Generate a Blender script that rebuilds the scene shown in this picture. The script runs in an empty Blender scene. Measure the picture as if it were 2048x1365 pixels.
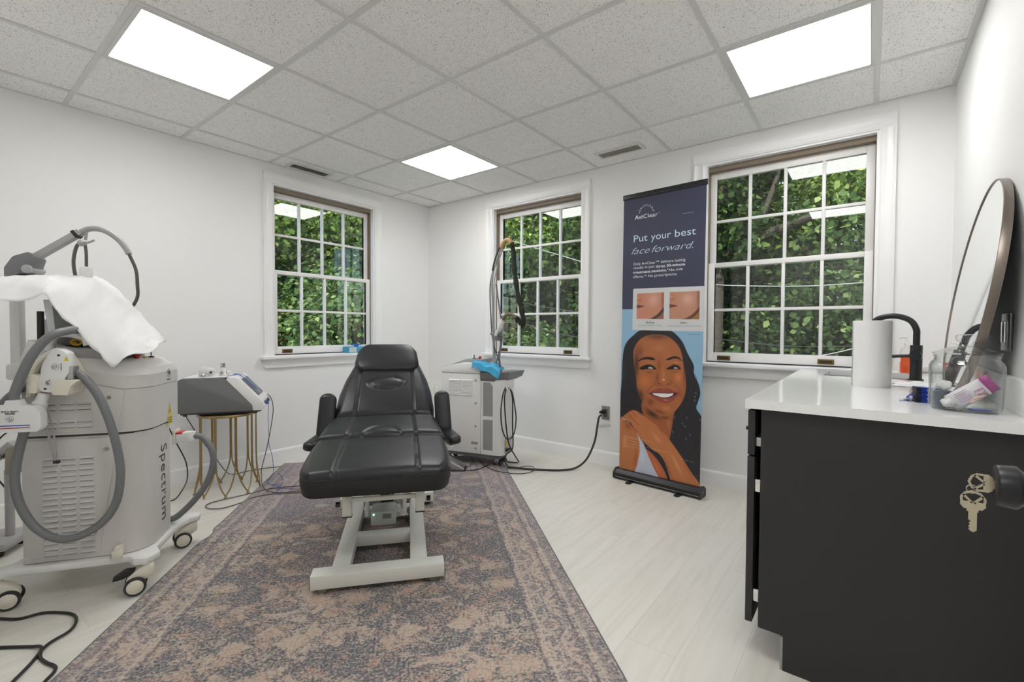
import bpy, bmesh, math, random
import numpy as np
from mathutils import Vector, Matrix
PI = math.pi
D = bpy.data; S = bpy.context.scene; COL = S.collection

# ---------------------------------------------------------------- camera, world, exposure
cam = D.objects.new('camera', D.cameras.new('camera')); COL.objects.link(cam); S.camera = cam
cam.data.sensor_width = 36; cam.data.lens = 36*925.636/2048; cam.data.clip_start = .02; cam.data.clip_end = 200
cam.matrix_world = Matrix(((0.791072,-0.018362,0.611447,3.930286), (0.611703,0.015817,-0.790929,-3.543837),
                           (0.004852,0.999706,0.023745,1.128962), (0, 0, 0, 1)))
S.view_settings.view_transform = 'Standard'; S.view_settings.look = 'None'
S.view_settings.gamma = 1; S.view_settings.use_curve_mapping = False
S.view_settings.exposure = 1.38
try:
    S.cycles.max_bounces = 10; S.cycles.diffuse_bounces = 6; S.cycles.transparent_max_bounces = 24; S.cycles.glossy_bounces = 4
    S.cycles.sample_clamp_indirect = 4; S.cycles.caustics_reflective = False; S.cycles.caustics_refractive = False
except Exception: pass
W = D.worlds.new('sky'); S.world = W; W.use_nodes = True
_n = W.node_tree.nodes; _l = W.node_tree.links
_sky = _n.new('ShaderNodeTexSky'); _sky.sky_type = 'NISHITA'; _sky.sun_disc = False
_sky.sun_elevation = math.radians(48); _sky.sun_rotation = math.radians(150)
_l.new(_sky.outputs[0], _n['Background'].inputs[0]); _n['Background'].inputs[1].default_value = .2
sun = D.objects.new('sun', D.lights.new('sun', 'SUN')); COL.objects.link(sun)
sun.data.energy = 4.2; sun.data.angle = math.radians(1.5); sun.data.color = (1, .95, .84)
sun.rotation_euler = (math.radians(40), 0, math.radians(22))     # high sun from behind the house, onto the trees
ROOM_H = 2.495; CX, CY = 4.285, -3.56
PANEL = 5.3                                                      # strength of the ceiling light panels

# ---------------------------------------------------------------- materials
MATS = {}
def mat(name, col, rough=.5, metal=0., spec=.5, emit=None, es=1., coat=0., trans=0.):
    if name in MATS: return MATS[name]
    m = D.materials.new(name); m.use_nodes = True; b = m.node_tree.nodes['Principled BSDF']
    b.inputs['Base Color'].default_value = (*col, 1); b.inputs['Roughness'].default_value = rough
    b.inputs['Metallic'].default_value = metal; b.inputs['Specular IOR Level'].default_value = spec
    b.inputs['Coat Weight'].default_value = coat; b.inputs['Transmission Weight'].default_value = trans
    if emit: b.inputs['Emission Color'].default_value = (*emit, 1); b.inputs['Emission Strength'].default_value = es
    MATS[name] = m; return m
def N(m, t, **k):
    n = m.node_tree.nodes.new(t)
    for a, v in k.items():
        if a.startswith('i_'): n.inputs[a[2:].replace('_', ' ')].default_value = v
        else: setattr(n, a, v)
    return n
def LK(m, a, b): m.node_tree.links.new(a, b)
def sr(r, g, b):  # sRGB 0-255 to linear
    return tuple(((c/255/12.92) if c <= 10 else (((c/255)+.055)/1.055)**2.4) for c in (r, g, b))
def bsdf(m): return m.node_tree.nodes['Principled BSDF']
def ramp(m, pts, interp='LINEAR'):
    r = N(m, 'ShaderNodeValToRGB'); r.color_ramp.interpolation = interp; e = r.color_ramp.elements
    while len(e) > 1: e.remove(e[-1])
    e[0].position = pts[0][0]; e[0].color = (*pts[0][1], 1)
    for p, c in pts[1:]:
        x = e.new(p); x.color = (*c, 1)
    return r
def bumped(m, scale, strength, dist=.002, detail=4):
    t = N(m, 'ShaderNodeTexCoord'); n = N(m, 'ShaderNodeTexNoise', i_Scale=scale, i_Detail=detail)
    b = N(m, 'ShaderNodeBump', i_Strength=strength, i_Distance=dist)
    LK(m, t.outputs['Object'], n.inputs['Vector']); LK(m, n.outputs[0], b.inputs['Height']); LK(m, b.outputs[0], bsdf(m).inputs['Normal'])
    return m
def mixc(m, fac, a, b, mode='MIX'):
    x = N(m, 'ShaderNodeMix', data_type='RGBA', blend_type=mode)
    for sock, v in ((0, fac), (6, a), (7, b)):
        if isinstance(v, (int, float)): x.inputs[sock].default_value = v
        elif isinstance(v, tuple): x.inputs[sock].default_value = (*v, 1)
        else: LK(m, v, x.inputs[sock])
    return x.outputs[2]
def math_(m, op, a, b=0., c=None):
    x = N(m, 'ShaderNodeMath', operation=op)
    for i, v in enumerate((a, b) if c is None else (a, b, c)):
        if isinstance(v, (int, float)): x.inputs[i].default_value = v
        else: LK(m, v, x.inputs[i])
    return x.outputs[0]

m_wall = bumped(mat('wall_paint', (.87, .87, .865), .55, spec=.3), 180, .06)
m_trim = mat('trim_paint', (.88, .88, .88), .32)
m_sash = mat('sash_paint', (.82, .81, .79), .35)
m_taupe = mat('jamb_liner', sr(128, 114, 98), .6)
m_brass = mat('aged_brass', sr(120, 100, 62), .4, .8)
m_black = mat('black_metal', (.018, .018, .02), .35, .3)
m_blackp = mat('black_plastic', (.015, .015, .016), .45)
m_chrome = mat('chrome', (.75, .75, .76), .18, 1.)
m_steel = mat('brushed_steel', (.5, .5, .5), .35, 1.)
m_white = mat('white_plastic', (.80, .80, .79), .35)
m_cream = mat('cream_plastic', sr(226, 221, 205), .4)
m_shell = mat('machine_shell', sr(207, 205, 201), .42)
m_shell2 = mat('machine_shell_shadow_gap', (.05, .05, .05), .6)
m_grey = mat('grey_plastic', sr(112, 113, 115), .4)
m_greyl = mat('light_grey_plastic', sr(165, 165, 165), .4)
m_hose = mat('grey_hose', sr(118, 120, 122), .38)
m_cord = mat('black_cord', (.02, .019, .018), .5)
m_gcord = mat('grey_cord', sr(90, 86, 80), .5)
m_blue = mat('blue_cord', sr(40, 90, 170), .45)
m_gold = mat('gold_metal', sr(166, 144, 102), .34, .9)
m_red = mat('red_plastic', sr(190, 40, 32), .4)
m_yellow = mat('yellow_print', sr(225, 200, 30), .5)
m_ink = mat('black_print', (.03, .03, .03), .6)
m_inkw = mat('white_print', (.8, .82, .85), .6)
m_frame = mat('bed_frame_paint', sr(224, 224, 216), .35)
m_quartz = mat('white_quartz', (.80, .80, .79), .12)
m_cab = bumped(mat('black_cabinet', sr(46, 45, 46), .5, spec=.35), 300, .04)
m_paper = mat('white_paper', (.76, .76, .76), .8)
m_teal = mat('blue_cloth', sr(76, 176, 220), .75)

m_leather = mat('black_leather', (.017, .018, .021), .36, spec=.42)
_t = N(m_leather, 'ShaderNodeTexCoord'); _v = N(m_leather, 'ShaderNodeTexVoronoi', i_Scale=420.); _b = N(m_leather, 'ShaderNodeBump', i_Strength=.12, i_Distance=.0006)
LK(m_leather, _t.outputs['Object'], _v.inputs['Vector']); LK(m_leather, _v.outputs[0], _b.inputs['Height']); LK(m_leather, _b.outputs[0], bsdf(m_leather).inputs['Normal'])
m_leather2 = bumped(mat('black_vinyl_skirt', (.012, .012, .012), .6), 300, .1)

# mirror, glass
m_mirror = mat('mirror_glass', (.86, .87, .87), .02, 1.)
m_bronze = mat('bronze_frame', sr(128, 118, 110), .35, .85)
def face_fresnel(m, lo, hi):
    g = N(m, 'ShaderNodeNewGeometry'); d = N(m, 'ShaderNodeVectorMath', operation='DOT_PRODUCT'); LK(m, g.outputs['Incoming'], d.inputs[0]); LK(m, g.outputs['Normal'], d.inputs[1])
    f = math_(m, 'SUBTRACT', 1., math_(m, 'ABSOLUTE', d.outputs[1] if len(d.outputs) > 1 else d.outputs[0]))
    p = math_(m, 'POWER', f, 4.); return f, math_(m, 'ADD', lo, math_(m, 'MULTIPLY', p, hi))
def pane_mat():
    m = D.materials.new('window_glass'); m.use_nodes = True; nt = m.node_tree; nt.nodes.remove(nt.nodes['Principled BSDF'])
    tr = N(m, 'ShaderNodeBsdfTransparent'); tr.inputs[0].default_value = (.93, .95, .94, 1)
    gl = N(m, 'ShaderNodeBsdfGlossy', i_Roughness=.0); _, fr = face_fresnel(m, .045, .8)
    mx = N(m, 'ShaderNodeMixShader'); LK(m, fr, mx.inputs[0]); LK(m, tr.outputs[0], mx.inputs[1]); LK(m, gl.outputs[0], mx.inputs[2])
    LK(m, mx.outputs[0], nt.nodes['Material Output'].inputs[0]); return m
m_pane = pane_mat()
def jar_mat():
    # clear glass: see-through face on, glossy and slightly green at grazing angles
    m = D.materials.new('jar_glass'); m.use_nodes = True; nt = m.node_tree; nt.nodes.remove(nt.nodes['Principled BSDF'])
    lw, fr = face_fresnel(m, .05, .9); tint = ramp(m, [(0, (.985, .99, .988)), (.6, (.95, .965, .96)), (.85, (.80, .85, .84)), (1, (.42, .50, .49))]); LK(m, lw, tint.inputs[0])
    tr = N(m, 'ShaderNodeBsdfTransparent'); LK(m, tint.outputs[0], tr.inputs[0]); gl = N(m, 'ShaderNodeBsdfGlossy', i_Roughness=.015)
    mx = N(m, 'ShaderNodeMixShader'); LK(m, fr, mx.inputs[0]); LK(m, tr.outputs[0], mx.inputs[1]); LK(m, gl.outputs[0], mx.inputs[2])
    LK(m, mx.outputs[0], nt.nodes['Material Output'].inputs[0]); return m
m_jar = jar_mat()

# floor: pale grey oak planks laid along Y
m_floor = mat('pale_oak_vinyl', (.7, .7, .7), .38, spec=.4)
def _floor(m):
    t = N(m, 'ShaderNodeTexCoord'); b = bsdf(m)
    mp = N(m, 'ShaderNodeMapping'); mp.inputs['Rotation'].default_value = (0, 0, PI/2); LK(m, t.outputs['Object'], mp.inputs[0])
    br = N(m, 'ShaderNodeTexBrick', i_Scale=1., i_Mortar_Size=.0012, i_Brick_Width=1.2, i_Row_Height=.18); br.offset = .37
    br.inputs['Color1'].default_value = (.0, 0, 0, 1); br.inputs['Color2'].default_value = (1, 1, 1, 1); br.inputs['Mortar'].default_value = (.5, .5, .5, 1)
    LK(m, mp.outputs[0], br.inputs[0])
    mp2 = N(m, 'ShaderNodeMapping'); mp2.inputs['Scale'].default_value = (9, .55, 1); LK(m, t.outputs['Object'], mp2.inputs[0])
    off = N(m, 'ShaderNodeVectorMath', operation='ADD'); LK(m, mp2.outputs[0], off.inputs[0])
    sc = N(m, 'ShaderNodeVectorMath', operation='SCALE'); sc.inputs[3].default_value = 7.; LK(m, br.outputs[0], sc.inputs[0]); LK(m, sc.outputs[0], off.inputs[1])
    n = N(m, 'ShaderNodeTexNoise', i_Scale=2.2, i_Detail=7., i_Roughness=.6, i_Distortion=1.4); LK(m, off.outputs[0], n.inputs[0])
    r = ramp(m, [(.3, sr(214, 211, 201)), (.5, sr(222, 219, 210)), (.72, sr(227, 224, 216))]); LK(m, n.outputs[0], r.inputs[0])
    tone = ramp(m, [(0, (.975, .975, .975)), (1, (1.01, 1.01, 1.01))]); LK(m, br.outputs[0], tone.inputs[0])
    c = mixc(m, 1., r.outputs[0], tone.outputs[0], 'MULTIPLY'); c2 = mixc(m, math_(m, 'MULTIPLY', br.outputs[1], .35), c, sr(172, 168, 158))
    LK(m, c2, b.inputs['Base Color'])
    bp = N(m, 'ShaderNodeBump', i_Strength=.1, i_Distance=.001); LK(m, n.outputs[0], bp.inputs['Height']); LK(m, bp.outputs[0], b.inputs['Normal'])
_floor(m_floor)

# ceiling tiles: fissured mineral board
m_tile = mat('ceiling_tile', (.7, .7, .7), .9, spec=.1)
def _tile(m):
    t = N(m, 'ShaderNodeTexCoord')
    n1 = N(m, 'ShaderNodeTexNoise', i_Scale=95., i_Detail=3., i_Distortion=2.6); LK(m, t.outputs['Object'], n1.inputs[0])
    r1 = ramp(m, [(.325, (0, 0, 0)), (.385, (1, 1, 1))]); LK(m, n1.outputs[0], r1.inputs[0])
    v = N(m, 'ShaderNodeTexVoronoi', i_Scale=85., i_Randomness=1.); LK(m, t.outputs['Object'], v.inputs[0])
    r2 = ramp(m, [(.10, (0, 0, 0)), (.2, (1, 1, 1))]); LK(m, v.outputs[0], r2.inputs[0])
    k = mixc(m, 1., r1.outputs[0], r2.outputs[0], 'MULTIPLY')
    c = mixc(m, k, sr(136, 134, 130), sr(243, 242, 240)); LK(m, c, bsdf(m).inputs['Base Color'])
    bp = N(m, 'ShaderNodeBump', i_Strength=.35, i_Distance=.002); LK(m, k, bp.inputs['Height']); LK(m, bp.outputs[0], bsdf(m).inputs['Normal'])
_tile(m_tile)
m_tee = mat('ceiling_grid_paint', sr(214, 214, 212), .45)
m_lamp = mat('lit_panel', (.9, .9, .9), .5, emit=(1, .99, .972), es=PANEL)

# ---------------------------------------------------------------- mesh helpers
class MB:
    def __init__(s): s.v = []; s.f = []; s.sm = []
    def add(s, vs, fs, smooth=False):
        o = len(s.v); s.v += [tuple(v) for v in vs]; s.f += [tuple(i+o for i in f) for f in fs]; s.sm += [smooth]*len(fs); return s
    def box(s, x0, x1, y0, y1, z0, z1, b=0., T=None, seg=2):
        if b > 0:
            bm = bmesh.new(); bmesh.ops.create_cube(bm, size=1)
            for v in bm.verts: v.co = Vector(((x0+x1)/2+v.co.x*(x1-x0), (y0+y1)/2+v.co.y*(y1-y0), (z0+z1)/2+v.co.z*(z1-z0)))
            bmesh.ops.bevel(bm, geom=bm.edges[:], offset=b, segments=seg, profile=.5, affect='EDGES')
            s.bm(bm, T, True); return s
        vs = [(x, y, z) for x in (x0, x1) for y in (y0, y1) for z in (z0, z1)]
        if T is not None: vs = [T @ Vector(v) for v in vs]
        return s.add(vs, [(0, 1, 3, 2), (4, 6, 7, 5), (0, 4, 5, 1), (2, 3, 7, 6), (0, 2, 6, 4), (1, 5, 7, 3)])
    def bm(s, bm, T=None, smooth=False):
        bm.verts.index_update()
        s.add([(T @ v.co if T is not None else v.co)[:] for v in bm.verts], [[v.index for v in f.verts] for f in bm.faces], smooth); bm.free(); return s
    def prism(s, pts, a0, a1, ax=2, b=0., T=None, seg=2):
        # polygon pts (2D) extruded along axis ax from a0 to a1
        def P3(p, a): return {2: (p[0], p[1], a), 1: (p[0], a, p[1]), 0: (a, p[0], p[1])}[ax]
        bm = bmesh.new(); A = [bm.verts.new(P3(p, a0)) for p in pts]; B = [bm.verts.new(P3(p, a1)) for p in pts]; n = len(pts)
        bm.faces.new(A); bm.faces.new(B)
        for i in range(n): bm.faces.new((A[i], A[(i+1) % n], B[(i+1) % n], B[i]))
        bmesh.ops.recalc_face_normals(bm, faces=bm.faces)
        if b > 0: bmesh.ops.bevel(bm, geom=[e for e in bm.edges], offset=b, segments=seg, profile=.5, affect='EDGES', clamp_overlap=True)
        s.bm(bm, T, b > 0); return s
    def tube(s, pts, r, n=10, sub=6, cap=True, flat=1.):
        P = smooth_path(pts, sub) if sub > 1 else [Vector(p) for p in pts]
        rad = (lambda t: r) if not callable(r) else r
        tan = [(P[min(i+1, len(P)-1)]-P[max(i-1, 0)]).normalized() for i in range(len(P))]
        up = Vector((0, 0, 1)) if abs(tan[0].z) < .9 else Vector((1, 0, 0)); nx = (up-tan[0]*up.dot(tan[0])).normalized(); vs = []
        for i, p in enumerate(P):
            nx = (nx-tan[i]*nx.dot(tan[i])); nx = nx.normalized() if nx.length > 1e-6 else Vector((1, 0, 0)); ny = tan[i].cross(nx); rr = rad(i/max(1, len(P)-1))
            vs += [p+nx*math.cos(2*PI*k/n)*rr+ny*math.sin(2*PI*k/n)*rr*flat for k in range(n)]
        fs = [(i*n+k, i*n+(k+1) % n, (i+1)*n+(k+1) % n, (i+1)*n+k) for i in range(len(P)-1) for k in range(n)]
        if cap: fs += [tuple(range(n-1, -1, -1)), tuple((len(P)-1)*n+k for k in range(n))]
        return s.add(vs, fs, True)
    def lathe(s, prof, T=None, n=32, close=False):
        # prof: (radius, height) list around local Z
        vs = []; fs = []
        for r, z in prof: vs += [Vector((r*math.cos(2*PI*k/n), r*math.sin(2*PI*k/n), z)) for k in range(n)]
        m_ = len(prof)
        for i in range(m_-1 if not close else m_):
            j = (i+1) % m_
            fs += [(i*n+k, i*n+(k+1) % n, j*n+(k+1) % n, j*n+k) for k in range(n)]
        if not close: fs += [tuple(range(n-1, -1, -1)), tuple((m_-1)*n+k for k in range(n))]
        if T is not None: vs = [T @ v for v in vs]
        return s.add(vs, fs, True)
    def cyl(s, p0, p1, r, n=20): return s.tube([p0, p1], r, n, 1)
    def build(s, name, m, parent=None, smooth=None, ang=42):
        me = D.meshes.new(name); me.from_pydata([tuple(v) for v in s.v], [], s.f)
        me.polygons.foreach_set('use_smooth', [bool(x) if smooth is None else smooth for x in s.sm]); me.update()
        bm = bmesh.new(); bm.from_mesh(me); bmesh.ops.remove_doubles(bm, verts=bm.verts, dist=1e-6); bmesh.ops.recalc_face_normals(bm, faces=bm.faces); bm.to_mesh(me); bm.free()
        try: me.set_sharp_from_angle(angle=math.radians(ang))
        except Exception: pass
        me.materials.append(m); o = D.objects.new(name, me); COL.objects.link(o)
        if parent is not None: o.parent = parent
        return o
def smooth_path(pts, sub):
    P = [Vector(p) for p in pts]
    if len(P) < 3:
        return [P[0].lerp(P[1], i/sub) for i in range(sub+1)]
    out = []
    for i in range(len(P)-1):
        a = P[i-1] if i > 0 else P[0]*2-P[1]; b, c = P[i], P[i+1]; d = P[i+2] if i+2 < len(P) else P[-1]*2-P[-2]
        for k in range(sub):
            t = k/sub; out.append(.5*((2*b)+(c-a)*t+(2*a-5*b+4*c-d)*t*t+(3*b-a-3*c+d)*t**3))
    out.append(P[-1]); return out
def tag(o, label, cat, group=None):
    o['label'] = label; o['category'] = cat
    if group: o['group'] = group
    return o
def thing(name, label, cat, loc=(0, 0, 0), rz=0., group=None):
    o = D.objects.new(name, None); o.empty_display_size = .05; COL.objects.link(o); o.location = loc; o.rotation_euler = (0, 0, rz)
    return tag(o, label, cat, group)
def struct(o): o['kind'] = 'structure'; return o
def copy_tree(o, parent=None, **k):
    c = o.copy(); COL.objects.link(c)
    if parent is not None: c.parent = parent
    for a, v in k.items(): c[a] = v
    for ch in list(o.children): copy_tree(ch, c)
    return c
def TR(loc=(0, 0, 0), rx=0, ry=0, rz=0, sc=1):
    return Matrix.Translation(loc) @ Matrix.Rotation(rz, 4, 'Z') @ Matrix.Rotation(ry, 4, 'Y') @ Matrix.Rotation(rx, 4, 'X') @ Matrix.Scale(sc, 4)
def text(name, body, size, T, m, parent=None, align='LEFT', shear=0., bold=0., ext=.0004, space=1., xs=1.):
    c = D.curves.new(name, 'FONT'); c.body = body; c.size = size; c.align_x = align; c.shear = shear; c.offset = bold; c.extrude = ext
    c.space_character = space; c.resolution_u = 3; c.space_line = .95
    o = D.objects.new('tmp_text', c); COL.objects.link(o); dg = bpy.context.evaluated_depsgraph_get()
    me = D.meshes.new_from_object(o.evaluated_get(dg)); D.objects.remove(o); D.curves.remove(c)
    me.transform(T @ Matrix.Diagonal((xs, 1, 1, 1))); me.materials.clear(); me.materials.append(m); me.name = name
    o = D.objects.new(name, me); COL.objects.link(o)
    if parent is not None: o.parent = parent
    return o

# ================================================================ THE ROOM
WT = .16   # outer wall thickness
def wall(name, origin, rz, length, openings, h=ROOM_H, t=WT):
    # local X along the wall, local Y outward, openings = [(u0,u1,z0,z1)]
    m = MB(); T = TR(origin, rz=rz); us = sorted({0, length, *[o[0] for o in openings], *[o[1] for o in openings]})
    for a, b in zip(us[:-1], us[1:]):
        op = [o for o in openings if o[0] <= a+1e-6 and o[1] >= b-1e-6]
        if op:
            if op[0][2] > 0: m.box(a, b, 0, t, 0, op[0][2], T=T)
            m.box(a, b, 0, t, op[0][3], h, T=T)
        else: m.box(a, b, 0, t, 0, h, T=T)
    return struct(m.build(name, m_wall))
WL, WB, WR = (-1.71, -.715, .905, 2.335), (.94, 1.95, .90, 2.335), (2.962, 3.955, .90, 2.335)
wall('wall_back', (0, 0, 0), 0, CX, [WB, WR])
wall('wall_left', (0, CY, 0), PI/2, -CY, [(WL[0]-CY, WL[1]-CY, WL[2], WL[3])])
wall('wall_right', (CX, 0, 0), -PI/2, 5.2, [], t=.12)
wall('wall_front', (CX, CY, 0), PI, CX, [(CX-4.10, CX-3.33, 0, 2.05)], t=.12)
struct(MB().box(-.16, CX+.12, -5.3, .16, -.1, 0).build('floor', m_floor))
struct(MB().box(-.16, CX+.12, -5.3, .16, ROOM_H, ROOM_H+.08).build('ceiling', m_tile))
struct(MB().box(-.16, CX+.12, -5.42, -5.3, -.1, ROOM_H+.08).build('wall_hallway', m_wall))
struct(MB().box(-.16, 0, -5.3, CY-.12, 0, ROOM_H).build('wall_hallway_end', m_wall))
# suspended grid
gx = [.2562+.6135*i for i in range(7)]; gy = [-.5189-.6096*j for j in range(5)]
g = MB()
for x in gx: g.box(x-.012, x+.012, CY, 0, ROOM_H-.006, ROOM_H+.004)
for y in gy: g.box(0, CX, y-.012, y+.012, ROOM_H-.0055, ROOM_H+.004)
g.box(CX-.022, CX, CY, 0, ROOM_H-.004, ROOM_H+.003); g.box(0, .012, CY, 0, ROOM_H-.003, ROOM_H+.003); g.box(0, CX, -.012, 0, ROOM_H-.003, ROOM_H+.003)
struct(g.build('trim_1', m_tee))
# light panels (recessed a little behind a narrow frame)
where = ['over the head of the treatment bed, nearest the room corner', 'above the left wall side, nearest the white treatment machine', 'over the right window, nearest the mirror', 'near the doorway, out above the cabinet end']
def light(x0, y0, lab):
    t = thing('ceiling_light', 'square lit ceiling panel '+lab, 'ceiling light', (x0+.3067, y0+.3048, ROOM_H))
    a = .3067-.012; b = .3048-.012; f = MB()
    for s in (-1, 1):
        f.box(s*a, s*(a-.018), -b, b, -.008, .002); f.box(-a+.018, a-.018, s*b, s*(b-.018), -.008, .002)
    f.build('frame', m_tee, t)
    MB().box(-a+.018, a-.018, -b+.018, b-.018, -.003, .0015).build('diffuser', m_lamp, t)
light(gx[1], gy[1], where[0]); light(gx[1], gy[4], where[1]); light(gx[5], gy[1], where[2]); light(gx[5], gy[4], where[3])
# vents
m_ventd = mat('vent_dark', (.05, .045, .035), .7)
def vent(cx, cy, rz, lab):
    t = thing('ceiling_vent', lab, 'air vent', (cx, cy, ROOM_H), rz)
    L_, w = .16, .045; f = MB()
    for s in (-1, 1):
        f.box(-L_-.022, L_+.022, s*w, s*(w+.022), -.012, 0); f.box(s*L_, s*(L_+.022), -w, w, -.012, 0)
    f.build('frame', m_tee, t); MB().box(-L_, L_, -w, w, -.002, -.0005).build('opening', m_ventd, t)
    l = MB()
    for i in range(17):
        x = -L_+.01+i*(2*L_-.02)/16; l.box(-.0015, .0015, -w, w, -.006, .006, T=TR((x, 0, -.007), ry=.7))
    l.build('louvres', mat('vent_louvre', sr(150, 146, 134), .5), t)
vent(2.405, -.25, 0, 'slatted ceiling vent above the roll-up banner, by the back wall')
vent(.118, -1.45, PI/2, 'slatted ceiling vent above the left wall window')
# baseboards
def base(name, T, L0, L1):
    m = MB(); m.prism([(0, 0), (-.014, 0), (-.014, .095), (-.011, .105), (-.006, .112), (0, .115)], L0, L1, ax=0, T=T)
    return struct(m.build(name, m_trim))
base('baseboard_back', TR(), 0, 3.60)
base('baseboard_left', TR(rz=PI/2), CY, 0)
base('baseboard_front', TR((0, CY, 0), rz=PI), -3.27, 0)
base('baseboard_right', TR((CX, 0, 0), rz=-PI/2), 1.80, -CY)

# ---------------------------------------------------------------- sash windows
def sash(parent, name, W_, z0, z1, y, bot, top, st=.045):
    f = MB(); t = .034
    f.box(0, st, y, y+t, z0, z1, .003); f.box(W_-st, W_, y, y+t, z0, z1, .003)
    f.box(st, W_-st, y, y+t, z0, z0+bot, .003); f.box(st, W_-st, y, y+t, z1-top, z1, .003)
    s = f.build(name, m_sash, parent)
    m = MB(); a, b = st, W_-st; c, d = z0+bot, z1-top
    for k in (1, 2, 3): x = a+(b-a)*k/4; m.box(x-.010, x+.010, y+.004, y+t-.004, c, d, .003)
    zz = (c+d)/2; m.box(a, b, y+.0045, y+t-.0045, zz-.010, zz+.010, .003)
    m.build('glazing_bars', m_sash, s)
    MB().box(a-.004, b+.004, y+.016, y+.019, c-.004, d+.004).build('pane', m_pane, s)
    return s
def window(k, origin, rz, W_, z0, z1, lab, sill_l=.06, lifts=(.2, .8)):
    t = thing('window_%d' % k, lab, 'window', origin, rz); struct(t)
    cw = .08; c = MB()
    prof = [(0, 0), (cw, 0), (cw, -.024), (cw-.012, -.026), (cw-.02, -.019), (.03, -.016), (.022, -.02), (.012, -.02), (.006, -.014), (0, -.012)]
    c.prism([(-u, y) for u, y in prof], z0-.005, z1-.0002, ax=2); c.prism([(W_+u, y) for u, y in prof], z0-.005, z1-.0002, ax=2)
    # head casing, mitred look: profile in (z,y)
    c.prism([(y, z1+u) for u, y in prof], -cw, W_+cw, ax=0)
    c.build('casing', m_trim, t)
    s = MB(); s.box(-cw-.03, W_+cw+.03, -.062, .055, z0-.028, z0-.001, .006); s.build('sill', m_trim, t)
    a = MB(); a.prism([(0, z0-.1), (-.02, z0-.1), (-.024, z0-.085), (-.02, z0-.07), (-.02, z0-.05), (-.034, z0-.03), (0, z0-.03)], -cw, W_+cw, ax=0); a.build('apron', m_trim, t)
    j = MB(); j.box(-.001, .012, 0, WT, z0, z1); j.box(W_-.012, W_+.001, 0, WT, z0, z1); j.box(.0121, W_-.0121, .0002, WT-.0002, z1-.012, z1+.0008); j.box(.0121, W_-.0121, .056, WT+.03, z0-.03, z0+.004); j.build('jamb', m_trim, t)
    l = MB(); l.box(.012, .0155, .045, .135, z0, z1-.012); l.box(W_-.0155, W_-.012, .045, .135, z0, z1-.012); l.box(.0156, W_-.0156, .0452, .1348, z1-.046, z1-.0121); l.build('jamb_liner', m_taupe, t)
    zm = (z0+z1)/2-.012; Wi = W_-.032
    e = D.objects.new('sashes', None); COL.objects.link(e); e.parent = t; e.location = (.016, 0, 0)
    lo = sash(e, 'lower_sash', Wi, z0+.008, zm+.02, .052, .065, .034); up = sash(e, 'upper_sash', Wi, zm-.014, z1-.046, .09, .034, .05)
    MB().box(.012, W_-.012, .05, .06, z0+.001, z0+.0085).build('sill_gap', m_blackp, t)
    for q in lifts:
        b = MB(); x = Wi*q; b.box(x-.045, x+.045, .046, .053, z0+.016, z0+.050, .003); h = b.build('sash_lift', m_brass, e)
        MB().box(x-.034, x+.034, .0445, .0475, z0+.024, z0+.042).build('lift_recess', mat('lift_recess', sr(70, 55, 30), .6, .5), h)
    return t
window(1, (0, WL[0], 0), PI/2, WL[1]-WL[0], WL[2], WL[3], 'white sash window with small panes in the left wall', lifts=(.13, .87))
window(2, (WB[0], 0, 0), 0, WB[1]-WB[0], WB[2], WB[3], 'white sash window behind the hose stand in the back wall', lifts=(.10, .85))
window(3, (WR[0], 0, 0), 0, WR[1]-WR[0], WR[2], WR[3], 'white sash window above the counter in the back wall', lifts=(.12, .76))

# ---------------------------------------------------------------- doors with black knobs
def knob_prof(): return [(.0, .062), (.0225, .062), (.024, .061), (.0243, .060), (.0256, .0450), (.0250, .0435), (.020, .0385), (.0150, .0345), (.0125, .030), (.0115, .023), (.0115, .012), (.0, .012)]
def rosette(): return [(0, 0), (.032, 0), (.032, .006), (.028, .011), (.012, .013), (0, .013)]
def door(k, T, w, h, lab, knob_x, kz=.928):
    t = thing('door_%d' % k, lab, 'door'); struct(t); t.matrix_world = T
    m = MB(); m.box(0, w, -.038, 0, .01, h, .002); lf = m.build('leaf', m_trim, t)
    kb = MB(); kb.lathe(knob_prof(), TR((knob_x, 0, kz), rx=-PI/2), 40); kb.build('door_knob', m_black, t)
    r = MB(); r.lathe(rosette(), TR((knob_x, 0, kz), rx=-PI/2), 32); r.build('rosette', m_black, t)
    return t
# open leaf beside the camera: local X from the hinge into the room, local Y faces the room (-X world)
d1 = door(1, TR((4.116, -3.575, 0), rz=PI/2), .90, 2.03, 'white door swung open along the right wall, black knob with keys', .835, .943)
d2 = door(2, TR((3.30, CY, 0), rz=PI) @ Matrix.Translation((0, 0, 0)) @ Matrix.Rotation(PI, 4, 'Z') @ Matrix.Translation((-.8, .001, 0)), .8, 2.03, 'white closed door in the front wall with black knob', .745)
f = MB(); f.box(3.265, 3.33, CY-.14, CY+.012, 0, 2.11); f.box(4.105, 4.165, CY-.14, CY+.012, 0, 2.11); f.box(3.33, 4.105, CY-.14, CY+.012, 2.05, 2.11)
struct(f.build('trim_2', m_trim))

# unseen hallway panel added as weak fill light through the doorway, behind the camera
t = thing('ceiling_light', 'unseen square fill light panel added in the hallway behind the doorway', 'ceiling light', (3.6, -4.5, ROOM_H))
MB().box(-.31, .31, -.31, .31, -.006, -.001).build('frame', m_tee, t); MB().box(-.28, .28, -.28, .28, -.010, -.006).build('diffuser', m_lamp, t)

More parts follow.
